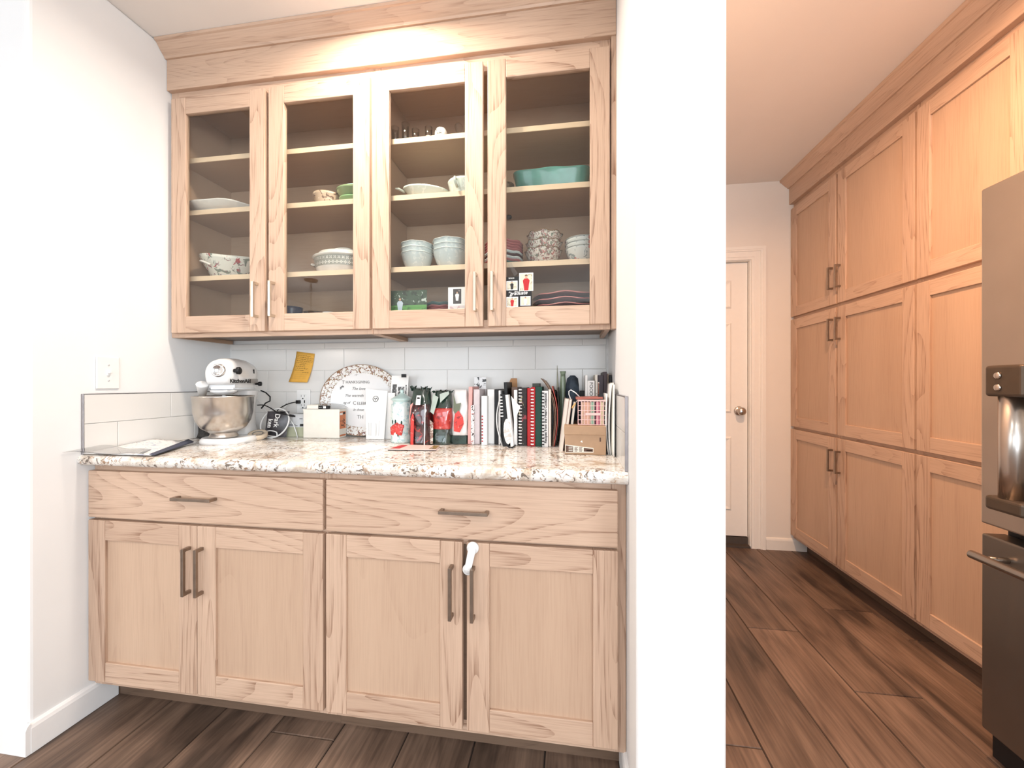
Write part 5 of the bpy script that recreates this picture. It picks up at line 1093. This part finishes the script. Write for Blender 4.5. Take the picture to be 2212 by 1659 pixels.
# door 3 shelf 2
cx, r = sp_(866, 968, 405, .39)
o = bowl('leaf_dish', 'pale mint leaf-shaped dish with a side handle, third glass door', 'dish', cx, .40, Z2, r*.97, .044, PMINT, foot=.55, sy=.6)
o.rotation_euler = (0, .11, 0); o.location.z += .006
obj('handle', MB().tube([(cx-r*.92, .40, Z2+.034), (cx-r*1.12, .385, Z2+.040), (cx-r*1.22, .375, Z2+.036)], [.006, .005, .003], 8), PMINT, o)
cx, r = sp_(966, 1042, 400, .38); o = bowl('mint_bowl', 'pale mint relief mug-shaped bowl beside the leaf dish', 'bowl', cx, .39, Z2, r*.96, .058, PMINT, foot=.78, curve=.8)
obj('handle', MB().tube([(cx-r*.25, .39-r*.93, Z2+.048), (cx-r*.24, .39-r*1.22, Z2+.044), (cx-r*.22, .39-r*1.25, Z2+.028), (cx-r*.2, .39-r*.90, Z2+.018)], .005, 8), PMINT, o)
# door 3 shelf 3: two stacks of three bowls
for (px0, px1), lb, h_ in (((866, 936), 'left', .070), ((934, 1014), 'right', .074)):
    cx, r = sp_(px0, px1, 545, .40)
    for i in (2, 1, 0):
        bowl('relief_bowl', 'pale blue relief bowl, %s of the %s stack, third glass door' % (['topmost', 'middle one', 'lowest'][i], lb), 'bowl', cx, .405, Z1+.020*(2-i), r*.94, h_, PALE, 'pale blue bowls in two stacks', foot=.55, scal=8, amp=.012, curve=.55, rimmat=col('pale_rim', (.72, .76, .74), .2))
# door 3 floor: photos, plates
def photo(name, label, px0, px1, pyt, y, parts, base, tilt=0, z0=Z0, cat='photo'):
    x0 = at(px0, 650, y=y).x; x1 = at(px1, 650, y=y).x; z1 = at((px0+px1)/2, pyt, y=y).z
    t = thing(name, label, cat, ((x0+x1)/2, y, z0)); obj('sheet', B((x0, y, z0), (x1, y+.0012, z1)), base, t)
    zv = 1.443 if z0 < 1.443 else z0  # visible lower edge
    for i, (nm_, i0, j0, i1, j1, mt) in enumerate(parts):
        d = y-.0003-.0002*i
        obj(nm_, MB().add([(x0+(x1-x0)*i0, d, zv+(z1-zv)*j0), (x0+(x1-x0)*i1, d, zv+(z1-zv)*j0), (x0+(x1-x0)*i1, d, zv+(z1-zv)*j1), (x0+(x1-x0)*i0, d, zv+(z1-zv)*j1)], [(0, 1, 2, 3)]), mt, t)
    t.rotation_euler = (0, tilt, 0); return t, x0, x1, zv, z1
def figure(t, x, y, z, h, shirt, legs=True, hair=(.08, .05, .03)):
    s_ = h/1.0; k = MB()
    obj('printed_figure', MB().add([(x+a*s_, y, z+b*s_) for a, b in ((-.13, 0), (.13, 0), (.17, .35), (.22, .62), (.12, .76), (-.12, .76), (-.22, .62), (-.17, .35))], [tuple(range(8))]), shirt, t)
    obj('printed_head', MB().add([(x+.085*s_*math.cos(a), y-.0001, z+.88*s_+.11*s_*math.sin(a)) for a in [2*PI*i/10 for i in range(10)]], [tuple(range(10))]), col('skin_print', (.55, .33, .22), .6), t)
    obj('printed_hair', MB().add([(x+.10*s_*math.cos(a), y-.0002, z+.93*s_+.08*s_*math.sin(a)) for a in [PI*i/6 for i in range(7)]], [tuple(range(7))]), col('hair_print', hair, .6), t)
FOL = pat('foliage_print', (.03, .06, .03), [((.45, .50, .45), 60, .60), ((.01, .02, .01), 40, .56)], rough=.4)
LAWN = pat('lawn_print', (.10, .28, .07), [((.05, .14, .04), 60, .56)], rough=.4)
t, x0, x1, zv, z1 = photo('photograph', 'park photograph of a person in a pale shirt under trees', 840, 922, 628, .327, [('lawn', 0, 0, 1, .32, LAWN)], FOL)
figure(t, x0+.30*(x1-x0), .3260, zv, (z1-zv)*.68, col('pale_blue_shirt', (.50, .58, .66), .6))
t, x0, x1, zv, z1 = photo('photograph', 'small framed photograph of a couple on a pale card', 968, 1010, 621, .327, [('dark_picture', .26, .30, .68, .92, pat('dark_wood_scene', (.04, .03, .03), [((.35, .28, .25), 70, .62)], rough=.4)), ('pink_lower_print', .05, .02, .95, .22, pat('pink_lace', (.74, .66, .66), [((.60, .40, .42), 60, .58)], rough=.6))], PAPER)
figure(t, x0+.47*(x1-x0), .3258, zv+(z1-zv)*.42, (z1-zv)*.40, PAPER)
TEAL = col('dark_teal_plate', (.08, .16, .15), .2, coat=.3); REDP = col('dusty_red_plate', (.38, .13, .13), .2, coat=.3); MAR = col('dark_maroon_plate', (.08, .035, .04), .18, coat=.4)
cx, r = sp_(905, 1000, 655, .43)
for i in range(7):
    plate('side_plate', '%s ruffled plate, %s in the stack between the two photographs' % ('dusty red' if i in (4, 5) else 'dark teal', ORD[6-i]), cx, .45, Z0+.0125*i, r*(.96 if i < 4 else .88), REDP if i in (4, 5) else TEAL, 'plates stacked between the photographs', wave=10)
# door 4 shelf 2
cx, r = sp_(1106, 1280, 375, .40)
t_h = .074
def sq(a, j, r_, z_):
    n_ = 5.0; f = 1/((abs(math.cos(a))**n_+abs(math.sin(a))**n_)**(1/n_)); return r_*f, z_+(.0022*math.sin(a*7) if z_ > t_h*.9 else 0)
o = obj('baking_dish', MB().lathe([(0, .001), (.84, 0), (.90, .008), (.97, t_h*.9), (1.0, t_h), (.985, t_h+.001), (.95, t_h*.9), (.88, .010), (0, .009)], (cx, .425, Z2), 72, sx=r*.96, sy=.085, wob=sq), col('teal_glaze', (.09, .25, .21), .14, coat=.3, var=.25, scale=14), loc=(cx, .425, Z2)); tag(o, 'teal glazed rectangular baking dish with a wavy rim, rightmost door', 'dish')
cx, r = sp_(1072, 1108, 380, .42); bowl('brown_crock', 'brown textured crock left of the teal baking dish', 'crock', cx, .46, Z2, r*.98, .078, pat('brown_crock', (.24, .17, .11), [((.12, .08, .05), 40, .55)], rough=.5), foot=.85, curve=1)
# door 4 shelf 3
cx, r = sp_(1046, 1131, 535, .42)
for i in range(9):
    mt = [TEAL, REDP, PALE, MAR, PALE, REDP, REDP, REDP, REDP][i]
    plate('rimmed_plate', 'coloured-rim plate, %s of the stack left of the chintz bowls' % ORD[8-i], cx, .425, Z1+.0105*i, r*.97, mt, 'plates stacked left of the chintz bowls', h=.014, wave=8)
cx, r = sp_(1133, 1214, 525, .41)
for i in range(3):
    bowl('chintz_bowl', 'scalloped flowery chintz bowl, %s in its stack of three' % ['lowest', 'middle one', 'topmost'][i], 'bowl', cx+.003*i, .415, Z1+.032*i, r*(.97-.02*i), .062, CHZ, 'scalloped chintz bowls', foot=.62, scal=8, amp=.055, curve=.7, n=64, rimmat=col('brown_edge', (.25, .15, .08), .3))
cx, r = sp_(1219, 1300, 530, .41)
for i in range(3):
    bowl('rose_bowl', 'rose-patterned china bowl, %s in the stack at the far right' % ['lowest', 'middle one', 'topmost'][i], 'bowl', min(cx, 1.765), .415, Z1+.0175*i, min(r*.96, .075), .062, ROSE, 'rose-patterned bowls', foot=.55, curve=.6, scal=1, amp=0.0, rimmat=col('grey_rim', (.38, .40, .38), .3))
q = at(1100, 470, y=.40); tag(obj('clip', MB().lathe([(0, -.008), (.010, -.006), (.013, 0), (.010, .006), (0, .008)], (q.x-.002, .40, q.z), 16), BLACK), 'round black clip under the shelf above the stacked plates', 'clip')
# door 4 floor
cx, r = sp_(1146, 1330, 640, .43); cx = min(cx, 1.665); r = .150
for i in range(5):
    plate('dinner_plate', 'dark maroon ruffled dinner plate, %s in the rightmost stack' % ORD[4-i], cx, .440, Z0+.021*i, .132, MAR if i != 1 else col('brown_rose_plate', (.25, .13, .12), .2), 'maroon dinner plates', h=.020, wave=7)
    obj('red_rim', MB().lathe([(.1315, .0195), (.1335, .0205), (.1315, .0235)], (cx, .440, Z0+.021*i), 36, wob=lambda a, j, r_, z_: (r_, z_+.0025*math.sin(a*7))), col('rose_rim', (.55, .20, .19), .25), bpy.data.objects[[o.name for o in bpy.data.objects if o.name.startswith('dinner_plate') and o.parent is None][-1]], label='rose pink rim')
# graduate card taped on the glass
y_ = .2868; gx0, gx1 = at(1092, 630, y=y_).x, at(1152, 630, y=y_).x; gz1 = at(1120, 591, y=y_).z; gz0 = 1.4435
t = thing('announcement_card', 'black graduate announcement card with four photos taped inside the rightmost glass door', 'card', ((gx0+gx1)/2, y_, gz0))
t['label'] = 'black graduate announcement card with four photos on the rightmost glass door'
gx0 = max(gx0, 1.4495)
obj('sheet', B((gx0, y_, gz0), (gx1-.006, y_+.001, gz1-.012)), BLACK, t)
SC = pat('meadow_print', (.62, .57, .45), [((.40, .36, .25), 60, .56)], rough=.5)
gw, gh = gx1-gx0, gz1-gz0
def gq(i0, j0, i1, j1, d): return MB().add([(gx0+gw*i0, y_-d, gz0+gh*j0), (gx0+gw*i1, y_-d, gz0+gh*j0), (gx0+gw*i1, y_-d, gz0+gh*j1), (gx0+gw*i0, y_-d, gz0+gh*j1)], [(0, 1, 2, 3)])
for (i0, j0, i1, j1), sh_, fr_ in (((.48, .46, 1.0, 1.0), RED, .028), ((.0, .50, .42, .78), INK, .01), ((.0, .0, .44, .30), RED, .01), ((.52, .03, .90, .31), CREAM, .01)):
    obj('photo_border', gq(i0, j0, i1, j1, .0005), PAPER, t); obj('photo_scene', gq(i0+.03, j0+.02, i1-.03, j1-.03, .0008), SC, t)
    figure(t, gx0+gw*((i0+i1)/2), y_-.0011, gz0+gh*(j0+.02), gh*(j1-j0)*.86, sh_, hair=(.25, .12, .05))
text('graduate', .0185, frame((gx0+gw*.13, y_-.0006, gz0+gh*.345), (1, .0, .05), (0, 0, 1)), PAPER, t, shear=.4, sx=1.0, bold=.0002)
text('2023', .007, frame((gx0+gw*.30, y_-.0006, gz0+gh*.435), (1, 0, 0), (0, 0, 1)), PAPER, t); text('the', .008, frame((gx0+gw*.08, y_-.0006, gz0+gh*.42), (1, 0, 0), (0, 0, 1)), PAPER, t, shear=.4)
text('SARAH JOY'[:0] or 'SENIOR', .0065, frame((gx0+gw*.08, y_-.0006, gz0+gh*.84), (1, 0, 0), (0, 0, 1)), PAPER, t)
q = at(1108, 583, y=y_); Mq = frame((q.x, y_-.0009, q.z), (.5, 0, -.86), (.86, 0, .5))
tag(obj('tape_strip', MB().box((-.024, -.0075, 0), (.024, .0075, .0004), Mq), CLEAR), 'clear tape strip slanting above the graduate announcement card', 'tape')
tag(obj('white_pill', MB().lathe([(0, 0), (.006, .001), (.0095, .004), (.006, .007), (0, .008)], (at(1157, 652, y=.345).x, .345, Z0+.040), 14), PAPER), 'small white oval scrap between the announcement card and maroon plates', 'scrap')
bpy.data.objects[[o.name for o in bpy.data.objects if o.name.startswith('white_pill')][0]].location.z = Z0
